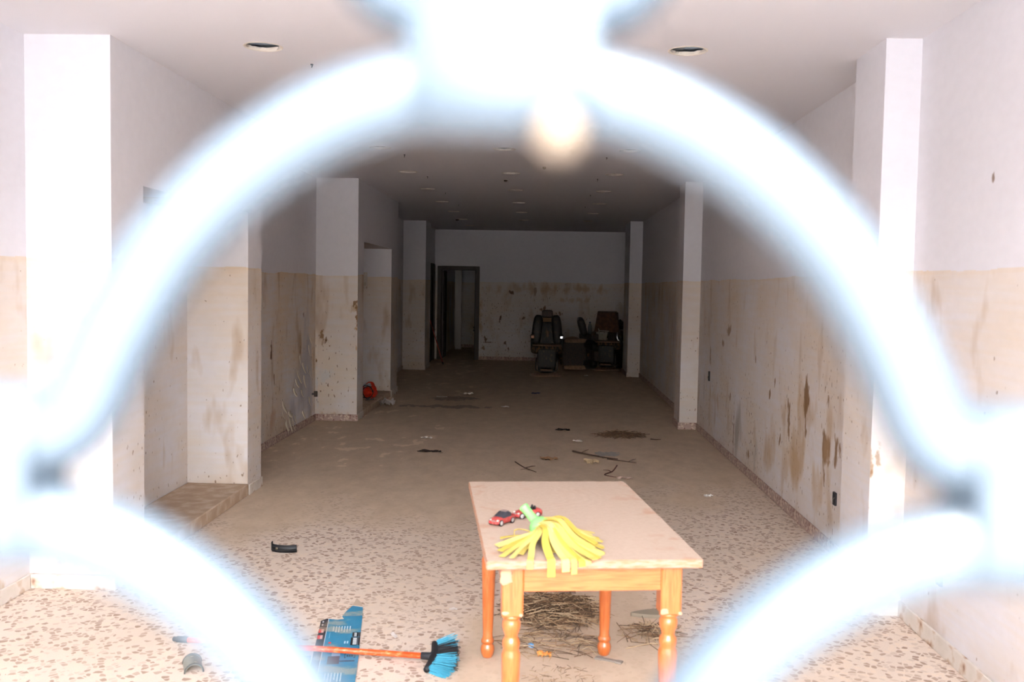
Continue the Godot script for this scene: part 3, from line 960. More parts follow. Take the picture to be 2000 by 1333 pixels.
func build_wall_fittings() -> void:
	# opened-up electrical boxes, pipe stub, plate
	for b in [[Vector3(RX, 0.357, -5.97), 0.05, 0.075, "black opened socket box low on the right wall near the first pillar"], [Vector3(RX, 0.705, -10.52), 0.05, 0.10, "narrow black opened box on the right wall near the middle pillar"], [Vector3(RX, 0.35, -4.39), 0.05, 0.085, "grey empty socket box low on the right wall nearest the street"]]:
		var t := thing("socket_box", b[3], "socket", b[0], 0, "opened socket boxes on the right wall")
		var s := new_st()
		var w: float = b[1]
		var h: float = b[2]
		for e in [[0.0, h / 2, w, 0.006], [0.0, -h / 2, w, 0.006]]:
			box(s, Vector3(-0.006, e[1], 0), Vector3(0.012, e[3], w), 0.001)
		for e in [-1, 1]:
			box(s, Vector3(-0.006, 0, e * w / 2), Vector3(0.012, h, 0.006), 0.001)
		put("box_rim", s, mat(Color(0.20, 0.20, 0.21), 0.7), t)
		s = new_st()
		box(s, Vector3(-0.0015, 0, 0), Vector3(0.003, h - 0.004, w - 0.004))
		put("box_back", s, M.dark if b[0].z < -5 else mat(Color(0.35, 0.36, 0.38), 0.7), t)
		s = new_st(true)
		tube(s, smooth_pts([Vector3(-0.002, 0.01, 0.005), Vector3(-0.02, 0.0, 0.012), Vector3(-0.016, -0.03, 0.0)], 4), 0.003, 5)
		put("wire_end", s, mat(Color(0.45, 0.44, 0.40), 0.6), t)
	var t := thing("double_socket", "pair of black round sockets on the passage wall beyond the far doorway", "socket", Vector3(-1.79, 0.50, -25.75))
	for k in 2:
		var s := new_st(true)
		lathe(s, [Vector2(0.0, 0.016), Vector2(0.022, 0.016), Vector2(0.03, 0.02), Vector2(0.036, 0.014), Vector2(0.038, 0.0)], 16, Transform3D(Basis(Vector3.RIGHT, PI / 2), Vector3(0, 0.038 - 0.076 * k, 0)))
		put("socket_ring", s, M.dark, t)
	t = thing("wall_plate", "cream stained plate on the far cheek of the second niche", "plate", Vector3(-2.585, 1.70, -13.93))
	var s := new_st()
	box(s, Vector3(0, 0, 0.006), Vector3(0.075, 0.24, 0.012), 0.003)
	put("plate", s, M.skirting_pale, t)
	s = new_st()
	box(s, Vector3(0, -0.05, 0.014), Vector3(0.04, 0.05, 0.005), 0.002)
	put("switch", s, mat(Color(0.75, 0.70, 0.62), 0.5), t)
	t = thing("pipe_stub", "short grey pipe stub with valve low in the left recess corner", "pipe", Vector3(-2.70, 0.335, -11.22))
	s = new_st(true)
	tube(s, [Vector3(0, 0, 0), Vector3(0.05, 0, 0)], 0.014, 10)
	put("pipe", s, mat(Color(0.40, 0.38, 0.36), 0.5, 0.6), t)
	s = new_st(true)
	tube(s, [Vector3(0.045, -0.03, 0), Vector3(0.045, 0.035, 0)], 0.022, 10)
	put("valve", s, mat(Color(0.34, 0.31, 0.28), 0.6, 0.5), t)
	# curled flakes of paint in the left recess
	var flake_m := mat(Color(0.92, 0.88, 0.80), 0.85)
	var W: Node3D = get_node("wall_left")
	for k in 24:
		var zz: float = -9.9 - 1.25 * rng.randf()
		var yy: float = clampf(0.15 + 0.75 * rng.randf() * (0.35 + (-zz - 9.9) / 1.2), 0.1, 1.05)
		var w := 0.03 + 0.05 * rng.randf()
		var h := 0.07 + 0.11 * rng.randf()
		var fs := new_st(true)
		var pts := []
		var sd := []
		var wd := []
		for i in 5:
			var tt := i / 4.0
			pts.append(Vector3(0.003 + 0.028 * tt * tt, -h * tt * (1.0 - 0.1 * tt), 0.006 * sin(tt * 5.0 + k)))
			sd.append(Vector3(0.1 * tt, 0.0, 1))
			wd.append(w * (1.0 - 0.55 * absf(tt - 0.35) * rng.randf_range(0.6, 1.6)))
		ribbon(fs, pts, sd, wd, 0.0015)
		put("paint_flake", fs, flake_m, W, Transform3D(Basis(Vector3.RIGHT, rng.randf_range(-0.5, 0.5)), Vector3(-2.70, yy, zz)))

# ------------------------------------------------------------------ rolling grille in the shop front
func build_shutter() -> void:
	var P := 0.2528            # crest to crest
	var dy := 0.1012           # tube to tube
	var zc := -0.22
	var x0 := -0.0095
	var y0 := 1.6855
	var r := 0.0099
	var xa := -2.66
	var xb := 1.83
	var half := [Vector2(0, 0), Vector2(150, 9), Vector2(325, 60), Vector2(495, 163), Vector2(645, 310), Vector2(745, 466), Vector2(788, 552), Vector2(822, 625), Vector2(858, 670), Vector2(908, 691), Vector2(985, 696), Vector2(1075, 696)]
	var k := P / 2.0 / 1075.0
	var c3 := []
	for p in half: c3.append(Vector3(p.x * k, -p.y * k, 0))
	var hs := smooth_pts(c3, 3)
	var t := thing("rolling_grille", "white rolling grille of wavy tubes joined by wide link clips, across the shop front", "grille", Vector3(0, 0, zc))
	var meshes := []
	for odd in 2:
		var xs := x0 + (P / 2 if odd else 0.0)
		var pts := []
		var kk := floori((xa - xs) / P)
		while xs + kk * P < xb + P:
			for side in [-1, 1]:
				for i in hs.size() - 1:
					var q: Vector3 = hs[hs.size() - 1 - i] if side < 0 else hs[i]
					var X: float = xs + kk * P + q.x * side
					if X > xa and X < xb: pts.append(Vector3(X, q.y, 0))
			kk += 1
		var s := new_st(true)
		tube(s, pts, r, 12)
		meshes.append(mesh_of(s, M.tube))
	for n in range(-11, 16):
		put("wavy_tube", meshes[posmod(n, 2)], null, t, Transform3D(Basis(), Vector3(0, y0 - dy * n, 0)))
	# a clip wraps each crest and the trough lying on it
	var s := new_st(true)
	var prof := []
	var R := 0.0117
	for i in 13: prof.append(Vector2(cos(PI * i / 12.0) * R, 0.0098 + sin(PI * i / 12.0) * R))
	for i in 13: prof.append(Vector2(-cos(PI * i / 12.0) * R, -0.0098 - sin(PI * i / 12.0) * R))
	var hw := 0.0205
	var xs2 := [[-hw, 0.93], [-hw + 0.0008, 1.0], [hw - 0.0008, 1.0], [hw, 0.93]]
	for j in 3:
		for i in prof.size():
			var a: Vector2 = prof[i]
			var b: Vector2 = prof[(i + 1) % prof.size()]
			var q := []
			for e in [[a, j], [b, j], [b, j + 1], [a, j + 1]]:
				q.append(Vector3(xs2[e[1]][0], e[0].y * xs2[e[1]][1], e[0].x * xs2[e[1]][1]))
			quad(s, q[0], q[1], q[2], q[3], Vector3(0, a.y + b.y, a.x + b.x))
	s.set_smooth_group(1)
	for sg in [-1, 1]:
		for i in prof.size():
			var a: Vector2 = prof[i] * 0.93
			var b: Vector2 = prof[(i + 1) % prof.size()] * 0.93
			tri(s, Vector3(sg * hw, 0, 0), Vector3(sg * hw, a.y, a.x), Vector3(sg * hw, b.y, b.x), Vector3(sg, 0, 0))
	var clip := mesh_of(s, M.tube)
	var far := []
	for n in range(-10, 16):
		var xs := x0 + (P / 2 if posmod(n, 2) else 0.0)
		for kk in range(-11, 9):
			var p := Vector3(xs + kk * P, y0 - dy * n + 0.0097, 0)
			if p.x < xa + 0.03 or p.x > xb - 0.03: continue
			if absf(p.x) < 0.75 and absf(p.y - 1.65) < 0.55:
				put("link_clip", clip, null, t, Transform3D(Basis(), p))
			else:
				far.append(p)
	var mm := MultiMesh.new()
	mm.transform_format = MultiMesh.TRANSFORM_3D
	mm.mesh = clip
	mm.instance_count = far.size()
	for i in far.size(): mm.set_instance_transform(i, Transform3D(Basis(), far[i]))
	var mi := MultiMeshInstance3D.new()
	mi.name = "outer_link_clips"
	mi.multimesh = mm
	mi.set_meta("kind", "stuff")
	t.add_child(mi, true)
	for e in [xa - 0.012, xb + 0.01]:
		var gs := new_st()
		box(gs, Vector3(e, 1.42, 0), Vector3(0.028, 2.84, 0.05), 0.003)
		put("guide_rail", gs, M.tube, t)
	var bs := new_st()
	box(bs, Vector3((xa + xb) / 2, 0.055, 0), Vector3(xb - xa, 0.09, 0.03), 0.004)
	put("bottom_bar", bs, M.tube, t)
	var ms := new_st(true)
	lump(ms, Vector3.ZERO, Vector3(0.0060, 0.0060, 0.0060), 410, 0.06, 10, 14)
	var cl := put("mud_clod", ms, mat(Color(0.40, 0.34, 0.28), 0.95), null, Transform3D(Basis(), Vector3(0.0030, 1.6740, zc + 0.0070)))
	tag(cl, "small round beige mud clod stuck under the central grille clip", "mud clod")

# ------------------------------------------------------------------ table
const T_AT := Vector3(0.115, 0, -3.653)
const T_TURN := 0.1213

func build_table() -> void:
	var t := thing("table", "small dusty pine table with turned legs standing alone on the muddy floor", "table", T_AT, T_TURN)
	var s := new_st()
	var hx := 0.3525
	var hz := 0.6225
	box(s, Vector3(0, 0.755, 0), Vector3(hx * 2, 0.030, hz * 2), 0.004)
	var top := mesh_of(s, M.pine_edge)
	s = new_st()
	quv(s, [Vector3(-hx + 0.003, 0.7705, -hz + 0.003), Vector3(hx - 0.003, 0.7705, -hz + 0.003), Vector3(hx - 0.003, 0.7705, hz - 0.003), Vector3(-hx + 0.003, 0.7705, hz - 0.003)], [Vector2(0, 0), Vector2(1, 0), Vector2(1, 1), Vector2(0, 1)], Vector3.UP)
	top = mesh_of(s, M.table_dust, top)
	put("tabletop", top, null, t)
	var lx := 0.262
	var lz := 0.545
	for e in [[0, 1], [0, -1]]:
		s = new_st()
		box(s, Vector3(0, 0.6965, (lz + 0.018) * e[1]), Vector3(lx * 2 - 0.070, 0.086, 0.022), 0.002)
		put("apron", s, M.pine_x, t)
	for e in [1, -1]:
		s = new_st()
		box(s, Vector3((lx + 0.018) * e, 0.6965, 0), Vector3(0.022, 0.086, lz * 2 - 0.070), 0.002)
		put("apron", s, M.pine_z, t)
	var prof := [Vector2(0.0, 0.0), Vector2(0.019, 0.0), Vector2(0.0235, 0.006), Vector2(0.029, 0.022), Vector2(0.031, 0.036), Vector2(0.029, 0.049), Vector2(0.0225, 0.059), Vector2(0.022, 0.063), Vector2(0.0270, 0.066), Vector2(0.0285, 0.074), Vector2(0.027, 0.082), Vector2(0.0225, 0.086), Vector2(0.0235, 0.089), Vector2(0.0235, 0.093), Vector2(0.0218, 0.098), Vector2(0.0245, 0.17), Vector2(0.0275, 0.28), Vector2(0.030, 0.37), Vector2(0.0315, 0.43), Vector2(0.0308, 0.442), Vector2(0.0265, 0.452), Vector2(0.0262, 0.457), Vector2(0.0285, 0.463), Vector2(0.0297, 0.476), Vector2(0.0280, 0.487), Vector2(0.0222, 0.494), Vector2(0.0215, 0.500), Vector2(0.0245, 0.510), Vector2(0.0292, 0.523), Vector2(0.0310, 0.536), Vector2(0.0300, 0.548), Vector2(0.0252, 0.555), Vector2(0.0258, 0.558), Vector2(0.0310, 0.561), Vector2(0.0322, 0.566), Vector2(0.0310, 0.572), Vector2(0.0, 0.572)]
	for e in [[-1, 1], [1, 1], [-1, -1], [1, -1]]:
		s = new_st(true)
		lathe(s, prof, 28)
		s.set_smooth_group(-1)
		box(s, Vector3(0, 0.655, 0), Vector3(0.070, 0.170, 0.070), 0.005)
		var leg := put("leg", s, M.pine_y, t, Transform3D(Basis(), Vector3(lx * e[0], 0, lz * e[1])))
		if e[1] == 1:
			# dried mud patches and knocks
			var spots := [[-0.022, 0.704, 0.022, 0.027], [0.028, 0.578, 0.006, 0.006], [-0.024, 0.585, 0.012, 0.007]] if e[0] < 0 else [[0.030, 0.577, 0.007, 0.006], [-0.022, 0.583, 0.015, 0.010]]
			for q in spots:
				var ms := new_st(true)
				lump(ms, Vector3.ZERO, Vector3(q[2], q[3], 0.0016), 500 + int(q[0] * 1000), 0.25, 6, 14)
				put("mud_patch", ms, M.dust_spot, leg, Transform3D(Basis(), Vector3(q[0], q[1], 0.0349)))

# ------------------------------------------------------------------ mop head on the table
func build_mop() -> void:
	var o := Vector3(0.005, 0.77, -3.26)
	var t := thing("mop_head", "yellow strip mop head with light green socket lying on the dusty table", "mop head", o)
	var green := mat(Color(0.50, 0.78, 0.44), 0.42)
	var col := Vector3(0.0, 0.052, 0.0)                      # middle of the collar
	var ax := Vector3(-0.62, 0.62, -0.48).normalized()       # up the socket
	var bs := Basis()
	bs.y = ax
	bs.x = ax.cross(Vector3.BACK).normalized()
	bs.z = bs.x.cross(ax)
	var s := new_st(true)
	lathe(s, [Vector2(0.038, -0.018), Vector2(0.040, -0.012), Vector2(0.038, 0.0), Vector2(0.031, 0.014), Vector2(0.021, 0.022), Vector2(0.016, 0.025)], 24, Transform3D(bs, col))
	put("collar", s, green, t)
	s = new_st(true)
	lathe(s, [Vector2(0.0165, 0.018), Vector2(0.0150, 0.05), Vector2(0.0158, 0.080), Vector2(0.0172, 0.082), Vector2(0.0172, 0.088), Vector2(0.0135, 0.088), Vector2(0.0125, 0.04)], 22, Transform3D(bs, col))
	put("socket", s, green, t)
	var ym := [mat(Color(0.80, 0.71, 0.36), 0.85), mat(Color(0.82, 0.74, 0.43), 0.85), mat(Color(0.77, 0.67, 0.27), 0.85)]
	for m in ym:
		m.backlight_enabled = true
		m.backlight = Color(0.16, 0.14, 0.03)
		m.normal_enabled = true
		m.normal_texture = M.plaster_bump
		m.uv1_triplanar = true
		m.uv1_scale = Vector3(25, 25, 25)
		m.normal_scale = 0.4
	# ends of the strips: x, y, z of the room; rise of the bow; width
	var ends := [
		[0.199, 0.776, -3.362, 0.10, 0.022], [0.190, 0.780, -3.330, 0.11, 0.024], [0.214, 0.778, -3.270, 0.10, 0.024], [0.223, 0.780, -3.225, 0.11, 0.024], [0.222, 0.776, -3.180, 0.09, 0.024], [0.220, 0.782, -3.137, 0.10, 0.024],
		[0.217, 0.776, -3.095, 0.085, 0.024], [0.213, 0.781, -3.057, 0.09, 0.024], [0.198, 0.780, -3.022, 0.085, 0.023], [0.186, 0.783, -2.998, 0.085, 0.023],
		[0.165, 0.758, -3.022, 0.08, 0.023], [0.146, 0.752, -3.020, 0.08, 0.026], [0.120, 0.728, -3.016, 0.075, 0.020], [0.093, 0.736, -3.012, 0.08, 0.026], [0.047, 0.721, -3.005, 0.075, 0.025], [-0.021, 0.746, -2.999, 0.06, 0.020],
		[-0.134, 0.777, -3.150, 0.035, 0.027], [-0.127, 0.779, -3.245, 0.035, 0.022], [-0.112, 0.776, -3.028, 0.04, 0.022], [-0.079, 0.780, -3.004, 0.045, 0.018], [-0.120, 0.783, -3.070, 0.04, 0.024], [-0.055, 0.777, -3.060, 0.03, 0.024], [-0.10, 0.776, -3.180, 0.03, 0.026],
		[0.15, 0.776, -3.30, 0.07, 0.024], [0.16, 0.776, -3.20, 0.06, 0.024], [0.15, 0.776, -3.12, 0.06, 0.024], [0.11, 0.776, -3.07, 0.06, 0.024], [0.06, 0.776, -3.09, 0.05, 0.024], [0.20, 0.786, -3.25, 0.13, 0.024], [0.20, 0.79, -3.16, 0.125, 0.024], [0.185, 0.79, -3.10, 0.12, 0.024], [0.14, 0.775, -3.05, 0.10, 0.024]]
	for i in ends.size():
		var e: Array = ends[i]
		var end := Vector3(e[0], e[1], e[2]) - o
		var flat_dir := (end - col) * Vector3(1, 0, 1)
		var dir := flat_dir.normalized()
		# where it leaves the collar's mouth
		var perp := (dir - ax * dir.dot(ax)).normalized()
		var start := col - ax * 0.006 + perp * (0.030 if e[3] > 0.05 else 0.024)
		if e[3] > 0.09: start = col - ax * 0.010 + (bs.x * (0.030 * cos(i * 1.7)) + bs.z * (0.030 * sin(i * 1.7))) * 0.5 + perp * 0.022 + Vector3.UP * 0.012
		start.y = maxf(start.y, 0.008)
		var reach := flat_dir.length()
		var ctrl := [start]
		var p1 := start - ax * 0.03 + dir * reach * 0.16
		p1.y = clampf(p1.y + e[3] * 0.28, 0.012, 0.09)
		ctrl.append(p1)
		var edge_over: bool = e[1] < 0.765
		if edge_over:
			var p2 := start.lerp(end, 0.55)
			p2.y = 0.020 + e[3] * 0.22
			ctrl.append(p2)
			var p3 := start.lerp(end, 0.86)
			p3.y = 0.0085
			ctrl.append(p3)
			ctrl.append(Vector3(end.x, 0.002, end.z) - dir * 0.004)
			ctrl.append(end)
		else:
			var p2 := start.lerp(end, 0.6)
			p2.y = maxf(end.y + 0.002, 0.010) + e[3] * 0.20
			ctrl.append(p2)
			ctrl.append(end)
		var pts := smooth_pts(ctrl, 5)
		var side := Vector3.UP.cross(dir).normalized()
		var sides := []
		var wd := []
		for j in pts.size():
			var f := float(j) / (pts.size() - 1)
			sides.append((side + Vector3.UP * (0.5 * sin(i * 2.3) * (1.0 - f)) + Vector3.UP * 0.12 * sin(i * 1.1)).normalized())
			wd.append(lerpf(0.012, e[4], minf(1.0, f * 2.2)))
		var st := new_st()
		ribbon(st, pts, sides, wd, 0.0016)
		put("strip", st, ym[i % 3], t)
	# one loop standing up on the left
	var lp := smooth_pts([Vector3(-0.018, 0.030, 0.028), Vector3(-0.05, 0.040, 0.018), Vector3(-0.082, 0.030, -0.012), Vector3(-0.083, 0.004, 0.0)], 6)
	var ls := new_st()
	var lsd := []
	var lw := []
	for p in lp:
		lsd.append(Vector3(0.1, 0.35, 1))
		lw.append(0.019)
	ribbon(ls, lp, lsd, lw, 0.0016)
	put("strip", ls, ym[0], t)

# ------------------------------------------------------------------ toy cars
func toy_car(label: String, at: Vector3, heading: float, open_top: bool) -> void:
	var t := thing("toy_car", label, "toy car", at, heading)
	t.scale = Vector3.ONE * 1.13
	var red := tri_mat(noise_tex(0.03, 620 + int(open_top), [[0.25, 0.6, 0.85], [Color(0.66, 0.13, 0.12), Color(0.68, 0.28, 0.26), Color(0.70, 0.48, 0.42)]]), Vector3(16, 16, 16), 0.5)
	# stations along z (front +): z, half width, sill, shoulder, deck height
	var st := [[-0.050, 0.016, 0.012, 0.020, 0.021], [-0.047, 0.0205, 0.008, 0.022, 0.025], [-0.038, 0.0225, 0.006, 0.023, 0.0275], [-0.022, 0.0225, 0.006, 0.022, 0.0275], [-0.006, 0.0215, 0.006, 0.021, 0.0265], [0.010, 0.0215, 0.006, 0.0205, 0.0255], [0.026, 0.0225, 0.006, 0.020, 0.0235], [0.038, 0.0215, 0.006, 0.017, 0.0195], [0.047, 0.018, 0.007, 0.014, 0.0155], [0.051, 0.012, 0.009, 0.012, 0.0125]]
	var s := new_st(true)
	var rings := []
	for e in st:
		var z: float = e[0]
		var w: float = e[1]
		rings.append([Vector3(-w * 0.9, e[2], z), Vector3(-w, (e[2] + e[3]) * 0.48, z), Vector3(-w * 0.97, e[3], z), Vector3(-w * 0.72, e[4], z), Vector3(0, e[4] + 0.0012, z), Vector3(w * 0.72, e[4], z), Vector3(w * 0.97, e[3], z), Vector3(w, (e[2] + e[3]) * 0.48, z), Vector3(w * 0.9, e[2], z)])
	for i in rings.size() - 1:
		for k in 9:
			var k2 := (k + 1) % 9
			var out: Vector3 = (rings[i][k] + rings[i][k2]) * Vector3(1, 1, 0) - Vector3(0, 0.030, 0)
			quad(s, rings[i][k], rings[i][k2], rings[i + 1][k2], rings[i + 1][k], out)
	for e in [[0, -1], [rings.size() - 1, 1]]:
		for k in range(1, 8):
			tri(s, rings[e[0]][0], rings[e[0]][k], rings[e[0]][k + 1], Vector3(0, 0, e[1]))
	put("body", s, red, t)
	var glass := mat(Color(0.22, 0.22, 0.25), 0.3)
	var dust := mat(Color(0.55, 0.47, 0.44), 0.8)
	if open_top:
		s = new_st()
		quad(s, Vector3(-0.016, 0.0255, 0.012), Vector3(0.016, 0.0255, 0.012), Vector3(0.013, 0.0375, 0.000), Vector3(-0.013, 0.0375, 0.000), Vector3(0, 1, 1))
		quad(s, Vector3(-0.016, 0.0255, 0.010), Vector3(0.016, 0.0255, 0.010), Vector3(0.013, 0.0375, -0.0015), Vector3(-0.013, 0.0375, -0.0015), Vector3(0, -1, -1))
		put("windscreen", s, mat(Color(0.42, 0.44, 0.47), 0.25), t)
		s = new_st()
		box(s, Vector3(0, 0.0275, -0.012), Vector3(0.032, 0.002, 0.030), 0.0008)
		put("cockpit", s, M.dark, t)
		for e in [-1, 1]:
			s = new_st(true)
			lump(s, Vector3.ZERO, Vector3(0.0062, 0.0075, 0.004), 630, 0.05, 8, 12)
			put("seat", s, M.dark, t, Transform3D(Basis(), Vector3(0.0085 * e, 0.032, -0.024)))
	else:
		s = new_st(true)
		var cab := [[-0.036, 0.014, 0.0275], [-0.022, 0.0145, 0.0385], [-0.004, 0.0145, 0.0395], [0.020, 0.0165, 0.0262]]
		for i in 3:
			var a: Array = cab[i]
			var b: Array = cab[i + 1]
			quad(s, Vector3(-a[1], a[2], a[0]), Vector3(a[1], a[2], a[0]), Vector3(b[1], b[2], b[0]), Vector3(-b[1], b[2], b[0]), Vector3.UP)
			for g in [-1, 1]:
				quad(s, Vector3(g * a[1], a[2], a[0]), Vector3(g * b[1], b[2], b[0]), Vector3(g * 0.0205, 0.0235, b[0]), Vector3(g * 0.0205, 0.0245, a[0]), Vector3(g, 0.4, 0))
		put("cabin", s, glass, t)
		s = new_st()
		box(s, Vector3(0, 0.0405, -0.013), Vector3(0.024, 0.0016, 0.019), 0.0007)
		put("roof", s, dust, t)
	for e in [[-1, 0.030], [1, 0.030], [-1, -0.029], [1, -0.029]]:
		s = new_st(true)
		lathe(s, [Vector2(0.0, 0.0), Vector2(0.0092, 0.0), Vector2(0.0100, 0.0015), Vector2(0.0100, 0.0060), Vector2(0.0085, 0.0072), Vector2(0.0072, 0.0066)], 18, Transform3D(Basis(Vector3.BACK, -e[0] * PI / 2), Vector3.ZERO))
		var w := put("wheel", s, M.dark, t, Transform3D(Basis(), Vector3(e[0] * 0.0165, 0.0101, e[1])))
		s = new_st(true)
		lathe(s, [Vector2(0.0072, 0.0062), Vector2(0.005, 0.0074), Vector2(0.0, 0.0076)], 16, Transform3D(Basis(Vector3.BACK, -e[0] * PI / 2), Vector3.ZERO))
		put("hubcap", s, mat(Color(0.72, 0.70, 0.69), 0.4, 0.3), w)
	s = new_st()
	box(s, Vector3(0, 0.0165, 0.0455), Vector3(0.022, 0.004, 0.006), 0.0015)
	put("grille", s, dust, t)
	for e in [-1, 1]:
		s = new_st(true)
		lump(s, Vector3.ZERO, Vector3(0.004, 0.0026, 0.005), 640, 0.02, 6, 10)
		put("headlight", s, mat(Color(0.80, 0.76, 0.72), 0.3), t, Transform3D(Basis(), Vector3(0.0145 * e, 0.0185, 0.040)))

func build_toy_cars() -> void:
	toy_car("dusty red closed toy car with grey roof, in front of the other toy car", Vector3(-0.131, 0.771, -3.478), -0.62, false)
	toy_car("red open-topped toy car partly behind the green mop socket", Vector3(-0.040, 0.771, -3.588), -1.05, true)

# ------------------------------------------------------------------ broom on the floor
func build_broom() -> void:
	var a := Vector3(-1.650, 0.014, -4.228)
	var b := Vector3(-0.487, 0.030, -4.075)
	var t := thing("broom", "broom with orange handle and blue and black bristles lying across the floor", "broom", Vector3(a.x, 0, a.z))
	var o := Vector3(a.x, 0, a.z)
	var d := (b - a).normalized()
	var s := new_st(true)
	tube(s, [a - o + d * 0.06, b - o], 0.0125, 14)
	put("handle", s, tri_mat(noise_tex(0.03, 650, [[0.3, 0.66, 0.8], [Color(0.90, 0.28, 0.08), Color(0.92, 0.36, 0.14), Color(0.90, 0.62, 0.45)]]), Vector3(3, 9, 9), 0.38), t)
	s = new_st(true)
	tube(s, [a - o, a - o + d * 0.004, a - o + d * 0.02, a - o + d * 0.022, a - o + d * 0.075], [0.004, 0.010, 0.0115, 0.014, 0.0142], 14)
	put("end_cap", s, mat(Color(0.10, 0.11, 0.13), 0.5), t)
	s = new_st(true)
	var q := b - o
	tube(s, [q - d * 0.008, q + d * 0.03, q + d * 0.045], [0.0155, 0.0165, 0.022], 14)
	put("socket", s, mat(Color(0.13, 0.14, 0.16), 0.55), t)
	# head: a bowed black back, bristles fanning away from it
	var c := q + d * 0.052
	var wdir := Vector3(0.04, 0.16, -1).normalized()
	var black := mat(Color(0.07, 0.075, 0.09), 0.6)
	s = new_st(true)
	var pts := []
	for i in 13:
		var f := (i - 6) / 6.0
		pts.append(c + wdir * 0.118 * f - d * 0.020 * f * f + Vector3.DOWN * 0.004 * f)
	tube(s, pts, [0.012, 0.016, 0.018, 0.019, 0.020, 0.021, 0.021, 0.021, 0.020, 0.019, 0.018, 0.016, 0.012], 12)
	put("brush_back", s, black, t)
	var cy := new_st()
	var bk := new_st()
	for i in 46:
		for row in 7:
			var f := (i - 22.5) / 22.5
			var st: Vector3 = c + wdir * 0.112 * f - d * 0.020 * f * f + d * 0.012 + Vector3.UP * (row - 3) * 0.0050
			st += Vector3(rng.randf_range(-1, 1), rng.randf_range(-1, 1), rng.randf_range(-1, 1)) * 0.002
			var L := 0.082 + rng.randf() * 0.014 - 0.012 * f * f
			var en: Vector3 = st + d * L + wdir * 0.042 * f + Vector3.UP * (row - 3) * 0.0035 + Vector3(rng.randf_range(-1, 1), rng.randf_range(-1, 1), rng.randf_range(-1, 1)) * 0.008
			en.y = maxf(en.y, 0.003)
			st.y = maxf(st.y, 0.004)
			var is_black: bool = (f > -0.05 and f < 0.62 and row > 1) or (row < 2 and f > -0.5)
			tube(bk if is_black else cy, [st, st.lerp(en, 0.55) + Vector3(0, rng.randf_range(-1, 1), 0) * 0.003, en], [0.0016, 0.0015, 0.0012], 4, false)
	var bl := put("blue_bristles", cy, mat(Color(0.27, 0.62, 0.72), 0.6), t)
	bl.set_meta("kind", "stuff")
	bl.set_meta("label", "bright blue bristles")
	bl = put("black_bristles", bk, black, t)
	bl.set_meta("kind", "stuff")
	bl.set_meta("label", "black bristles")

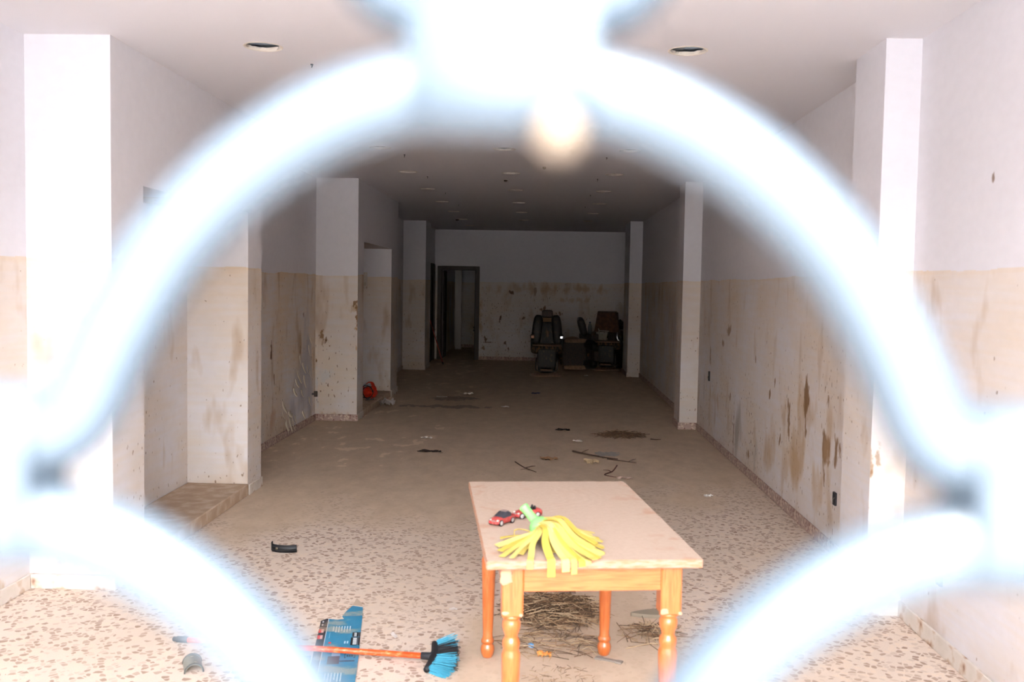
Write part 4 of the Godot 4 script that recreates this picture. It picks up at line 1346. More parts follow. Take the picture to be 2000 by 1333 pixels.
# ------------------------------------------------------------------ flattened tool carton
func carton_tex() -> ImageTexture:
	# whole sheet: u across (left to right), v from the torn end towards the street
	var w := 512
	var h := 1024
	var im := Image.create(w, h, false, Image.FORMAT_RGB8)
	im.fill(Color(0.17, 0.50, 0.65))
	var rect := func(x: float, y: float, ww: float, hh: float, c: Color): im.fill_rect(Rect2i(int(x * w), int(y * h), maxi(1, int(ww * w)), maxi(1, int(hh * h))), c)
	# black band down the left edge, white hairline
	rect.call(0.0, 0.0, 0.17, 1.0, Color(0.11, 0.12, 0.15))
	rect.call(0.17, 0.0, 0.012, 1.0, Color(0.80, 0.84, 0.87))
	var red := Color(0.85, 0.22, 0.20)
	for k in 2:
		var y := 0.165 + 0.075 * k
		rect.call(0.025, y, 0.10, 0.045, red)
		rect.call(0.075, y, 0.05, 0.045, Color(0.86, 0.66, 0.63))
	for k in 3: rect.call(0.06, 0.02 + k * 0.04, 0.03, 0.022, Color(0.7, 0.72, 0.74))
	var wh := Color(0.86, 0.90, 0.92)
	# blocks of small print standing on end
	for blk in [[0.30, 0.135, 7, 0.075], [0.30, 0.66, 6, 0.085]]:
		for k in int(blk[2]):
			var x: float = blk[0] + 0.055 * k
			var l: float = blk[3] * (0.7 + 0.3 * absf(sin(k * 2.1)))
			var y: float = blk[1]
			while y < blk[1] + l:
				rect.call(x, y, 0.022, 0.006, wh)
				y += 0.0085
	rect.call(0.25, 0.21, 0.008, 0.07, Color(0.55, 0.75, 0.85))
	rect.call(0.26, 0.325, 0.05, 0.018, red)
	for k in 2:
		rect.call(0.56 + 0.05 * k, 0.318, 0.03, 0.03, Color(0.70, 0.80, 0.86))
	# black labels with white lettering
	for e in [[0.70, 0.215, 0.24, 0.055], [0.68, 0.275, 0.26, 0.095]]:
		rect.call(e[0], e[1], e[2], e[3], Color(0.06, 0.065, 0.08))
		rect.call(e[0] + e[2] * 0.52, e[1], 0.008, e[3], Color(0.5, 0.55, 0.6))
	for k in 5:
		rect.call(0.74, 0.222 + k * 0.009, 0.05, 0.006, wh)
		rect.call(0.86, 0.222 + k * 0.009, 0.035, 0.005, wh)
		rect.call(0.725, 0.284 + k * 0.016, 0.075, 0.012, wh)
		rect.call(0.86, 0.288 + k * 0.013, 0.05, 0.007, Color(0.75, 0.78, 0.8))
	# tool silhouette, bracketed mark, panel below the broom
	rect.call(0.36, 0.445, 0.16, 0.045, Color(0.55, 0.66, 0.78))
	rect.call(0.30, 0.485, 0.22, 0.085, Color(0.20, 0.24, 0.30))
	rect.call(0.52, 0.535, 0.28, 0.012, Color(0.12, 0.20, 0.28))
	for e in [[0.60, 0.46, 0.012, 0.05], [0.60, 0.46, 0.03, 0.008], [0.60, 0.502, 0.03, 0.008], [0.79, 0.46, 0.012, 0.05], [0.772, 0.46, 0.03, 0.008], [0.772, 0.502, 0.03, 0.008]]: rect.call(e[0], e[1], e[2], e[3], Color(0.08, 0.12, 0.2))
	for k in 3: rect.call(0.645 + k * 0.042, 0.474, 0.026, 0.022, Color(0.08, 0.12, 0.2))
	# dried mud wiped over the print
	var d := im.get_data()
	var n := noise_bytes(w, h, 0.006, 660, 4, 3, 1)
	var f := noise_bytes(w, h, 0.06, 661, 3)
	for i in n.size():
		var a := clampf((n[i] / 255.0 - 0.52) * 2.6, 0.06, 0.62) * (0.75 + f[i] / 510.0)
		d[i * 3] = int(lerpf(d[i * 3], 190, a)); d[i * 3 + 1] = int(lerpf(d[i * 3 + 1], 165, a)); d[i * 3 + 2] = int(lerpf(d[i * 3 + 2], 140, a))
	return tex(img(w, h, d))

func build_cardboard() -> void:
	var o := Vector3(-0.90, 0, -4.2)
	var t := thing("flattened_carton", "flattened blue printed tool carton with torn tip lying under the broom handle", "carton", o)
	var printed := mat(Color.WHITE, 0.5)
	printed.albedo_texture = carton_tex()
	# own axes: u across, v along the sheet
	var along := Vector2(0.109, 0.71).normalized()
	var across := Vector2(along.y, -along.x)
	var org := Vector2(-1.042, -4.538) - Vector2(o.x, o.z)
	var pts := [[-1.042, -4.538], [-1.02, -4.574], [-0.995, -4.566], [-0.964, -4.559], [-0.935, -4.577], [-0.954, -4.617], [-0.948, -4.69], [-0.933, -4.77], [-0.878, -4.755], [-0.856, -4.627], [-0.817, -4.369], [-0.78, -4.138], [-0.758, -3.984], [-0.739, -3.842], [-0.705, -3.60], [-0.895, -3.575], [-0.933, -3.828], [-0.981, -4.133]]
	var poly := PackedVector2Array()
	for p in pts:
		var q := Vector2(p[0] - o.x, p[1] - o.z) - org
		poly.append(Vector2(q.dot(across), q.dot(along)))
	var s := new_st()
	var xf := Transform3D(Basis(Vector3(across.x, 0, across.y), Vector3.UP, Vector3(along.x, 0, along.y)), Vector3(org.x, 0, org.y))
	slab(s, poly, 0.001, 0.0045, xf, Rect2(-0.005, -0.06, 0.235, 1.06))
	put("printed_panel", s, printed, t)
	s = new_st()
	slab(s, PackedVector2Array([Vector2(-0.933 - o.x, -4.770 - o.z), Vector2(-0.9335 - o.x, -4.884 - o.z), Vector2(-0.900 - o.x, -4.82 - o.z), Vector2(-0.878 - o.x, -4.755 - o.z)]), 0.0015, 0.006)
	put("bare_tip", s, mat(Color(0.72, 0.64, 0.56), 0.9), t)
	s = new_st()
	slab(s, PackedVector2Array([Vector2(-0.984 - o.x, -4.11 - o.z), Vector2(-1.085 - o.x, -4.09 - o.z), Vector2(-1.00 - o.x, -3.60 - o.z), Vector2(-0.900 - o.x, -3.60 - o.z)]), 0.001, 0.0035)
	put("side_panel", s, tri_mat(noise_tex(0.02, 663, [[0.3, 0.7], [Color(0.30, 0.38, 0.46), Color(0.50, 0.52, 0.53)]]), Vector3(3, 3, 3), 0.6), t)

# ------------------------------------------------------------------ litter on the floor
func straw(called: String, label: String, category: String, at: Vector3, rx: float, rz: float, n: int, hgt: float, len_: float, thick: float, cols: Array, seed_: int, group := "") -> Node3D:
	rng.seed = seed_
	var t := thing(called, label, category, at, 0, group)
	if hgt > 0.06:
		var ms := new_st()
		lump(ms, Vector3.ZERO, Vector3(rx * 0.82, hgt * 0.42, rz * 0.72), seed_, 0.30, 10, 28)
		var bed := put("matted_bed", ms, tri_mat(noise_tex(0.05, seed_, [[0.15, 0.5, 0.85], [Color(0.30, 0.22, 0.16), Color(0.46, 0.36, 0.27), Color(0.62, 0.51, 0.39)]], 5), Vector3(9, 9, 9), 0.95), t)
		bed.set_meta("kind", "stuff")
	for ci in cols.size():
		var s := new_st()
		for i in n / cols.size():
			var a := rng.randf() * TAU
			var q := sqrt(rng.randf())
			var c := Vector3(cos(a) * rx * q, 0, sin(a) * rz * q)
			c.y = thick + hgt * (1.0 - q) * rng.randf() + 0.006 * rng.randf()
			var L := len_ * rng.randf_range(0.35, 1.0)
			var h := rng.randf() * TAU
			var d := Vector3(cos(h), rng.randf_range(-0.25, 0.25) * minf(1.0, hgt * 20.0), sin(h)) * L / 2
			var bend := Vector3(rng.randf_range(-1, 1), rng.randf_range(0, 0.5), rng.randf_range(-1, 1)) * L * 0.16
			var p := [c - d, c + bend, c + d]
			for j in 3: p[j].y = maxf(p[j].y, thick)
			tube(s, p, [thick, thick, thick * 0.6], 4, false)
		var m := put("stalks", s, cols[ci], t)
		m.set_meta("kind", "stuff")
	return t

func scrap(called: String, label: String, category: String, at: Vector3, size: Vector2, rise: float, m: Material, seed_: int, turn := 0.0, group := "") -> void:
	var fn := FastNoiseLite.new()
	fn.seed = seed_
	fn.frequency = 0.9
	var N := 7
	var s := new_st()
	var P := func(i: int, k: int, dn: float) -> Vector3:
		var u := float(i) / N - 0.5
		var v := float(k) / N - 0.5
		var edge := 1.0 + 0.5 * fn.get_noise_2d(u * 3 + 5, v * 3)
		var y := 0.002 + rise * clampf(0.45 + fn.get_noise_2d(u * 4.0, v * 4.0 + 9) * 1.3, 0.0, 1.0)
		return Vector3(u * size.x * edge, y - dn, v * size.y * edge * (1.0 + 0.4 * fn.get_noise_2d(u * 2, 4)))
	for i in N:
		for k in N:
			if Vector2(i - 3, k - 3).length() + fn.get_noise_2d(i * 0.7, k * 0.7) * 2.0 > 4.0: continue
			for dn in [0.0, 0.0012]:
				quad(s, P.call(i, k, dn), P.call(i + 1, k, dn), P.call(i + 1, k + 1, dn), P.call(i, k + 1, dn), Vector3.UP if dn == 0.0 else Vector3.DOWN)
	tag(put(called, s, m, null, Transform3D(Basis(Vector3.UP, turn), at)), label, category, group)

func twig(label: String, pts: Array, r: float, forks: Array, m: Material, group := "twigs on the muddy floor") -> void:
	var o: Vector3 = pts[0]
	var s := new_st(true)
	var c := []
	for p in pts: c.append(p - o)
	var sp := smooth_pts(c, 4)
	var rr := []
	for i in sp.size(): rr.append(r * (1.0 - 0.6 * i / sp.size()))
	tube(s, sp, rr, 6)
	for f in forks:
		tube(s, [f[0] - o, (f[0] + f[1]) / 2 - o + Vector3(0.01, 0.008, 0.005), f[1] - o], [r * 0.6, r * 0.5, r * 0.25], 5)
	tag(put("twig", s, m, null, Transform3D(Basis(), o)), label, "twig", group)

func build_debris() -> void:
	var st1 := [mat(Color(0.66, 0.54, 0.41), 0.9), mat(Color(0.48, 0.37, 0.27), 0.9), mat(Color(0.76, 0.66, 0.53), 0.9), mat(Color(0.36, 0.28, 0.21), 0.9)]
	var dark_t := [mat(Color(0.36, 0.28, 0.22), 0.9), mat(Color(0.46, 0.36, 0.27), 0.9)]
	straw("straw_heap", "large heap of dry brown straw and stalks on the mud under the table", "straw heap", Vector3(0.085, 0, -4.78), 0.25, 0.26, 620, 0.07, 0.19, 0.0022, st1, 701)
	straw("straw_litter", "thin scatter of pale straw in front of the heap beneath the table", "straw", Vector3(0.07, 0, -4.33), 0.24, 0.17, 150, 0.012, 0.15, 0.0018, st1, 702)
	straw("straw_clump", "small tangle of dry stalks beside the front right table leg", "straw", Vector3(0.54, 0, -4.46), 0.13, 0.15, 90, 0.05, 0.20, 0.0020, st1, 703)
	straw("fine_litter", "grey crumbs of fine plant litter on the mud nearest the frame edge under the table", "litter", Vector3(0.10, 0, -3.96), 0.16, 0.12, 70, 0.004, 0.05, 0.0012, [dark_t[1], st1[0]], 704)
	straw("twig_pile", "dark heap of thin twigs on the mud near the middle right pillar", "twig pile", Vector3(0.90, 0, -10.66), 0.26, 0.16, 190, 0.05, 0.26, 0.0028, [dark_t[0], dark_t[1], st1[1]], 705)
	rng.seed = 77
	# strap with a metal end
	var t := thing("strap", "looped grey webbing strap with bright metal clip behind the straw heap", "strap", Vector3(0.02, 0, -5.10))
	var s := new_st(true)
	var pts := smooth_pts([Vector3(-0.03, 0.025, 0.03), Vector3(0.0, 0.018, 0.05), Vector3(0.05, 0.02, 0.03), Vector3(0.09, 0.016, 0.02), Vector3(0.14, 0.018, 0.03), Vector3(0.165, 0.02, 0.03)], 5)
	var sd := []
	var wd := []
	for p in pts:
		sd.append(Vector3(0, 1, 0.5))
		wd.append(0.028)
	ribbon(s, pts, sd, wd, 0.003)
	put("webbing", s, mat(Color(0.58, 0.55, 0.52), 0.85), t)
	s = new_st()
	box(s, Vector3(0.178, 0.02, 0.03), Vector3(0.028, 0.03, 0.016), 0.003)
	box(s, Vector3(0.19, 0.02, 0.03), Vector3(0.006, 0.034, 0.02), 0.002)
	put("metal_clip", s, M.chrome, t)
	# sandal sole
	t = thing("sandal", "dusty grey sandal lying flat beyond the front right table leg", "sandal", Vector3(0.60, 0, -4.76), 0.15)
	var poly := PackedVector2Array()
	for i in 28:
		var a := TAU * i / 28
		var x := cos(a) * 0.125
		poly.append(Vector2(x, sin(a) * (0.038 + 0.010 * cos(a) - 0.008 * cos(2 * a))))
	s = new_st()
	slab(s, poly, 0.002, 0.018)
	put("sole", s, mat(Color(0.58, 0.53, 0.46), 0.9), t)
	s = new_st(true)
	pts = smooth_pts([Vector3(0.03, 0.018, -0.042), Vector3(0.045, 0.045, -0.02), Vector3(0.055, 0.052, 0.0), Vector3(0.045, 0.045, 0.02), Vector3(0.03, 0.018, 0.042)], 4)
	sd = []
	wd = []
	for p in pts:
		sd.append(Vector3(1, 0.1, 0))
		wd.append(0.03)
	ribbon(s, pts, sd, wd, 0.003)
	put("strap", s, mat(Color(0.36, 0.33, 0.30), 0.9), t)
	# flat stick under the rear right leg
	s = new_st()
	box(s, Vector3(0, 0.004, 0), Vector3(0.11, 0.008, 0.022), 0.002)
	box(s, Vector3(-0.045, 0.004, 0.0), Vector3(0.035, 0.0085, 0.034), 0.003)
	box(s, Vector3(0.05, 0.004, 0.002), Vector3(0.03, 0.009, 0.032), 0.003)
	tag(put("wood_sliver", s, mat(Color(0.55, 0.51, 0.47), 0.8), null, Transform3D(Basis(Vector3.UP, -0.42), Vector3(0.325, 0, -4.155))), "flat grey sliver of wood beside the rear right table leg", "wood sliver")
	s = new_st(true)
	lathe(s, [Vector2(0.0, 0.011), Vector2(0.012, 0.011), Vector2(0.0145, 0.009), Vector2(0.015, 0.0)], 18)
	tag(put("bottle_stopper", s, mat(Color(0.45, 0.66, 0.85), 0.4), null, Transform3D(Basis(Vector3.RIGHT, 0.3), Vector3(-0.02, 0.003, -4.29))), "small pale blue bottle stopper near the straw under the table", "bottle stopper")
	scrap("peel_scrap", "small orange scrap on the mud between the front table legs", "scrap", Vector3(0.043, 0, -4.19), Vector2(0.06, 0.04), 0.018, mat(Color(0.88, 0.58, 0.28), 0.7), 721)
	# black curved strip
	t = thing("rubber_strip", "black curved rubber strip with rivet standing on edge on the terrazzo", "rubber strip", Vector3(-1.545, 0, -5.73))
	s = new_st(true)
	pts = smooth_pts([Vector3(-0.086, 0.029, -0.05), Vector3(-0.08, 0.026, -0.015), Vector3(-0.05, 0.024, 0.012), Vector3(0.0, 0.0235, 0.022), Vector3(0.045, 0.0235, 0.018), Vector3(0.08, 0.025, 0.008)], 5)
	sd = []
	wd = []
	for p in pts:
		sd.append(Vector3.UP)
		wd.append(0.046)
	ribbon(s, pts, sd, wd, 0.006)
	put("band", s, mat(Color(0.07, 0.075, 0.085), 0.5), t)
	for e in [0.010, -0.010]:
		s = new_st(true)
		var rp := []
		for p in pts: rp.append(p + Vector3(-0.001, e, 0.004))
		tube(s, rp, 0.0018, 5)
		put("rib", s, mat(Color(0.16, 0.165, 0.18), 0.5), t)
	s = new_st(true)
	lump(s, Vector3(-0.041, 0.024, 0.019), Vector3(0.009, 0.009, 0.004), 722, 0.1, 8, 12)
	put("rivet", s, mat(Color(0.36, 0.33, 0.28), 0.4, 0.6), t)
	# half pipe shell with two holes
	t = thing("pipe_clamp", "grey half-round pipe clamp with two holes lying on the pale terrazzo", "pipe clamp", Vector3(-1.452, 0, -3.945), 0.42)
	s = new_st()
	var R := 0.038
	for i in 28:
		for k in 24:
			var a0 := PI * i / 28
			var a1 := PI * (i + 1) / 28
			var z0 := -0.06 + 0.005 * k
			var am := (a0 + a1) / 2
			var hole := false
			for hp in [[PI * 0.52, -0.038], [PI * 0.42, 0.028]]:
				if Vector2((am - hp[0]) * R, z0 + 0.0025 - hp[1]).length() < 0.009: hole = true
			if hole: continue
			for rr in [R, R - 0.004]:
				quad(s, Vector3(cos(a0) * rr, sin(a0) * rr, z0), Vector3(cos(a1) * rr, sin(a1) * rr, z0), Vector3(cos(a1) * rr, sin(a1) * rr, z0 + 0.005), Vector3(cos(a0) * rr, sin(a0) * rr, z0 + 0.005), Vector3(cos(am), sin(am), 0) * (1.0 if rr == R else -1.0))
	for i in 28:
		var a0 := PI * i / 28
		var a1 := PI * (i + 1) / 28
		for zz in [-0.06, 0.06]:
			quad(s, Vector3(cos(a0) * R, sin(a0) * R, zz), Vector3(cos(a1) * R, sin(a1) * R, zz), Vector3(cos(a1), sin(a1), 0) * (R - 0.004) + Vector3(0, 0, zz), Vector3(cos(a0), sin(a0), 0) * (R - 0.004) + Vector3(0, 0, zz), Vector3(0, 0, zz))
	put("shell", s, mat(Color(0.50, 0.51, 0.48), 0.45, 0.2), t)
	for zz in [-0.058, 0.058]:
		s = new_st(true)
		var rp := []
		for i in 17: rp.append(Vector3(cos(PI * i / 16) * R, sin(PI * i / 16) * R + 0.001, zz))
		tube(s, rp, 0.0035, 6)
		put("lip", s, mat(Color(0.30, 0.31, 0.30), 0.45, 0.2), t)
	# paper, plastic and leaves further back
	var paper := mat(Color(0.80, 0.76, 0.73), 0.8)
	var cream := mat(Color(0.72, 0.62, 0.48), 0.85)
	var leaf := mat(Color(0.62, 0.47, 0.34), 0.85)
	var grey := mat(Color(0.66, 0.63, 0.60), 0.85)
	var P := "paper scraps on the muddy floor"
	scrap("paper_scrap", "crumpled white paper lying against the step of the second niche", "paper", Vector3(-2.10, 0, -13.02), Vector2(0.20, 0.30), 0.09, paper, 731)
	scrap("blue_scrap", "small blue plastic piece alone on the dark mud mid floor", "plastic scrap", Vector3(-0.06, 0, -14.8), Vector2(0.13, 0.10), 0.012, mat(Color(0.10, 0.20, 0.48), 0.5), 732)
	scrap("paper_scrap", "small white scrap on open mud between the blue piece and the table", "paper", Vector3(-0.48, 0, -13.0), Vector2(0.10, 0.05), 0.02, paper, 733, 0.3, P)
	scrap("paper_scrap", "ragged white scrap on the dark wet mud past the second niche", "paper", Vector3(-1.10, 0, -14.5), Vector2(0.14, 0.14), 0.03, paper, 734, 0.8, P)
	scrap("paper_scrap", "narrow white shred left of the white scrap on the dark wet mud", "paper", Vector3(-1.45, 0, -14.05), Vector2(0.14, 0.06), 0.015, paper, 735, 0.2, P)
	scrap("paper_scrap", "torn white shred on the mud in front of the second pier", "paper", Vector3(-1.215, 0, -10.2), Vector2(0.12, 0.05), 0.02, paper, 736, -0.3, P)
	scrap("paper_scrap", "curled whitish scrap in front of the dark twig pile", "paper", Vector3(0.41, 0, -10.2), Vector2(0.10, 0.04), 0.02, paper, 737, -0.4, P)
	scrap("dry_leaf", "pale tan dry leaf flat on the mud behind the table", "leaf", Vector3(0.10, 0, -9.1), Vector2(0.15, 0.12), 0.02, leaf, 738, 0.0, "dry leaves behind the table")
	scrap("dry_leaf", "curled yellowish dry leaf beside the forked dark twig", "leaf", Vector3(0.50, 0, -8.97), Vector2(0.12, 0.10), 0.035, cream, 739, 0.5, "dry leaves behind the table")
	scrap("dry_leaf", "long pinkish leaf just past the right corner of the table", "leaf", Vector3(0.745, 0, -8.24), Vector2(0.14, 0.05), 0.02, mat(Color(0.66, 0.56, 0.50), 0.85), 740, -0.1, "dry leaves behind the table")
	scrap("grey_scrap", "flat grey plastic film on the mud between the twig pile and the table", "plastic scrap", Vector3(0.68, 0, -9.46), Vector2(0.24, 0.24), 0.006, grey, 741)
	scrap("bark_scrap", "dark ragged bark strip on the mud left of the aisle", "bark", Vector3(-1.08, 0, -9.37), Vector2(0.22, 0.10), 0.015, mat(Color(0.24, 0.19, 0.16), 0.9), 742)
	scrap("bark_scrap", "small dark bark piece left of the twig pile", "bark", Vector3(0.28, 0, -11.0), Vector2(0.16, 0.08), 0.02, mat(Color(0.18, 0.14, 0.12), 0.9), 743)
	scrap("paper_scrap", "small whitish chip on the floor beside the right baseboard", "paper", Vector3(1.355, 0, -7.61), Vector2(0.07, 0.05), 0.012, paper, 744, 0.2, P)
	scrap("paper_scrap", "thin white strip on the terrazzo between carton and table", "paper", Vector3(-0.66, 0, -4.38), Vector2(0.02, 0.07), 0.006, paper, 745, 0.5, P)
	scrap("paper_scrap", "small white flake on the terrazzo beyond the thin white strip, nearer the table", "paper", Vector3(-0.42, 0, -4.77), Vector2(0.04, 0.025), 0.006, paper, 746, 0.1, P)
	scrap("plaster_flake", "white plaster flake on the terrazzo near the front pier", "plaster", Vector3(-1.98, 0, -4.98), Vector2(0.05, 0.05), 0.01, paper, 747, 0.3)
	var tw: Material = dark_t[0]
	twig("forked dark twig on the mud left of the yellowish leaf", [Vector3(0.34, 0.008, -9.55), Vector3(0.50, 0.010, -9.35), Vector3(0.64, 0.010, -9.22), Vector3(0.76, 0.008, -9.16)], 0.009, [[Vector3(0.52, 0.01, -9.34), Vector3(0.62, 0.02, -9.12)], [Vector3(0.42, 0.01, -9.45), Vector3(0.50, 0.02, -9.6)]], tw)
	twig("thin straight dark twig right of the forked twig", [Vector3(0.66, 0.008, -9.16), Vector3(0.80, 0.009, -9.05), Vector3(0.92, 0.008, -8.98)], 0.007, [[Vector3(0.85, 0.008, -9.03), Vector3(0.93, 0.02, -9.12)]], tw)
	twig("slender twig on the mud behind the left corner of the table", [Vector3(-0.22, 0.006, -8.9), Vector3(-0.13, 0.008, -8.62), Vector3(-0.02, 0.006, -8.42)], 0.006, [[Vector3(-0.12, 0.008, -8.6), Vector3(-0.03, 0.015, -8.66)], [Vector3(-0.08, 0.008, -8.5), Vector3(-0.16, 0.012, -8.5)]], tw)
	twig("bent reddish twig near the long pinkish leaf", [Vector3(0.72, 0.02, -8.75), Vector3(0.66, 0.012, -8.5), Vector3(0.58, 0.008, -8.36), Vector3(0.68, 0.008, -8.26)], 0.007, [[Vector3(0.65, 0.01, -8.48), Vector3(0.58, 0.02, -8.52)]], mat(Color(0.34, 0.20, 0.15), 0.9))
	twig("tiny dark twig right of the twig pile", [Vector3(1.22, 0.006, -10.45), Vector3(1.28, 0.007, -10.42), Vector3(1.33, 0.006, -10.44)], 0.006, [], tw)
	# broken skirting by the front pier
	s = new_st()
	box(s, Vector3(0, 0.045, 0), Vector3(0.012, 0.085, 0.42), 0.003)
	tag(put("broken_skirting", s, M.skirting_pale, null, Transform3D(Basis(Vector3.UP, -0.12) * Basis(Vector3.BACK, 0.25), Vector3(-2.185, 0.0, -5.28))), "loose pale skirting piece leaning at the foot of the front pier", "skirting")

# ------------------------------------------------------------------ bag and cable in the second niche
func build_niche_bag() -> void:
	var t := thing("orange_bag", "crumpled orange bag with white top lying in the second niche", "bag", Vector3(-2.36, 0.09, -13.15))
	var s := new_st()
	lump(s, Vector3(0, 0.085, 0), Vector3(0.10, 0.085, 0.24), 801, 0.42, 9, 14)
	lump(s, Vector3(0.05, 0.03, 0.12), Vector3(0.07, 0.032, 0.12), 802, 0.4, 7, 10)
	put("bag", s, mat(Color(0.86, 0.20, 0.05), 0.6), t)
	s = new_st()
	lump(s, Vector3(-0.01, 0.165, 0.07), Vector3(0.05, 0.028, 0.11), 803, 0.35, 6, 10)
	put("white_lining", s, mat(Color(0.80, 0.80, 0.82), 0.7), t)
	s = new_st(true)
	tube(s, smooth_pts([Vector3(-0.04, 0.16, 0.15), Vector3(0.0, 0.21, 0.1), Vector3(0.04, 0.2, 0.0), Vector3(0.05, 0.15, -0.1)], 5), 0.006, 6)
	put("bag_handle", s, mat(Color(0.80, 0.22, 0.08), 0.6), t)
	s = new_st(true)
	var pts := []
	for i in 34:
		var a := TAU * i / 17.0
		pts.append(Vector3(0.075 * cos(a) + 0.012 * sin(a * 0.5), 0.10 + 0.085 * sin(a) + 0.01 * sin(i * 0.9), 0.22 + 0.03 * cos(a * 0.5)))
	pts.append(Vector3(0.09, 0.006, 0.24))
	pts.append(Vector3(0.0, 0.006, 0.34))
	for p in pts.size(): pts[p].y = maxf(pts[p].y, 0.006)
	tube(s, pts, 0.006, 6)
	tag(put("black_cable", s, mat(Color(0.04, 0.045, 0.07), 0.5), null, Transform3D(Basis(), Vector3(-2.335, 0.09, -13.05))), "coil of black cable looped over the orange bag", "cable")
	s = new_st(true)
	tube(s, [Vector3(-2.385, 0.90, -20.43), Vector3(-2.20, 0.45, -20.14), Vector3(-2.03, 0.012, -19.87)], 0.011, 8)
	var tip := new_st(true)
	var r := thing("red_pole", "thin red pole leaning against the dark door in the left wall", "pole", Vector3(-2.03, 0, -19.87))
	var o := Vector3(-2.03, 0, -19.87)
	s = new_st(true)
	tube(s, [Vector3(-2.375, 0.90, -20.43) - o, Vector3(-2.20, 0.45, -20.14) - o, Vector3(-2.04, 0.04, -19.885) - o], 0.010, 8)
	put("shaft", s, tri_mat(noise_tex(0.03, 805, [[0.3, 0.7], [Color(0.66, 0.18, 0.14), Color(0.78, 0.42, 0.36)]]), Vector3(6, 6, 6), 0.5), r)
	tube(tip, [Vector3(-2.045, 0.053, -19.893) - o, Vector3(-2.028, 0.010, -19.866) - o], 0.0115, 8)
	put("end_cap", tip, M.dark, r)

# ------------------------------------------------------------------ wrecked barber chairs by the far wall
func cushion(s: SurfaceTool, c: Vector3, size: Vector3, rr: float, xf := Transform3D()) -> void:
	# rounded slab: superellipsoid
	var NU := 12
	var NV := 20
	var P := func(i: int, k: int) -> Vector3:
		var ph := -PI / 2 + PI * i / NU
		var th := TAU * (k % NV) / NV
		var e := rr
		var f := func(x: float) -> float: return signf(x) * pow(absf(x), e)
		return xf * (c + Vector3(f.call(cos(ph)) * f.call(cos(th)), f.call(sin(ph)), f.call(cos(ph)) * f.call(sin(th))) * size / 2)
	for i in NU:
		for k in NV:
			var a: Vector3 = P.call(i, k)
			var b: Vector3 = P.call(i, k + 1)
			var cc: Vector3 = P.call(i + 1, k + 1)
			var d: Vector3 = P.call(i + 1, k)
			var out := (a + cc) / 2 - xf * c
			if i > 0: tri(s, a, b, cc, out)
			if i < NU - 1: tri(s, a, cc, d, out)

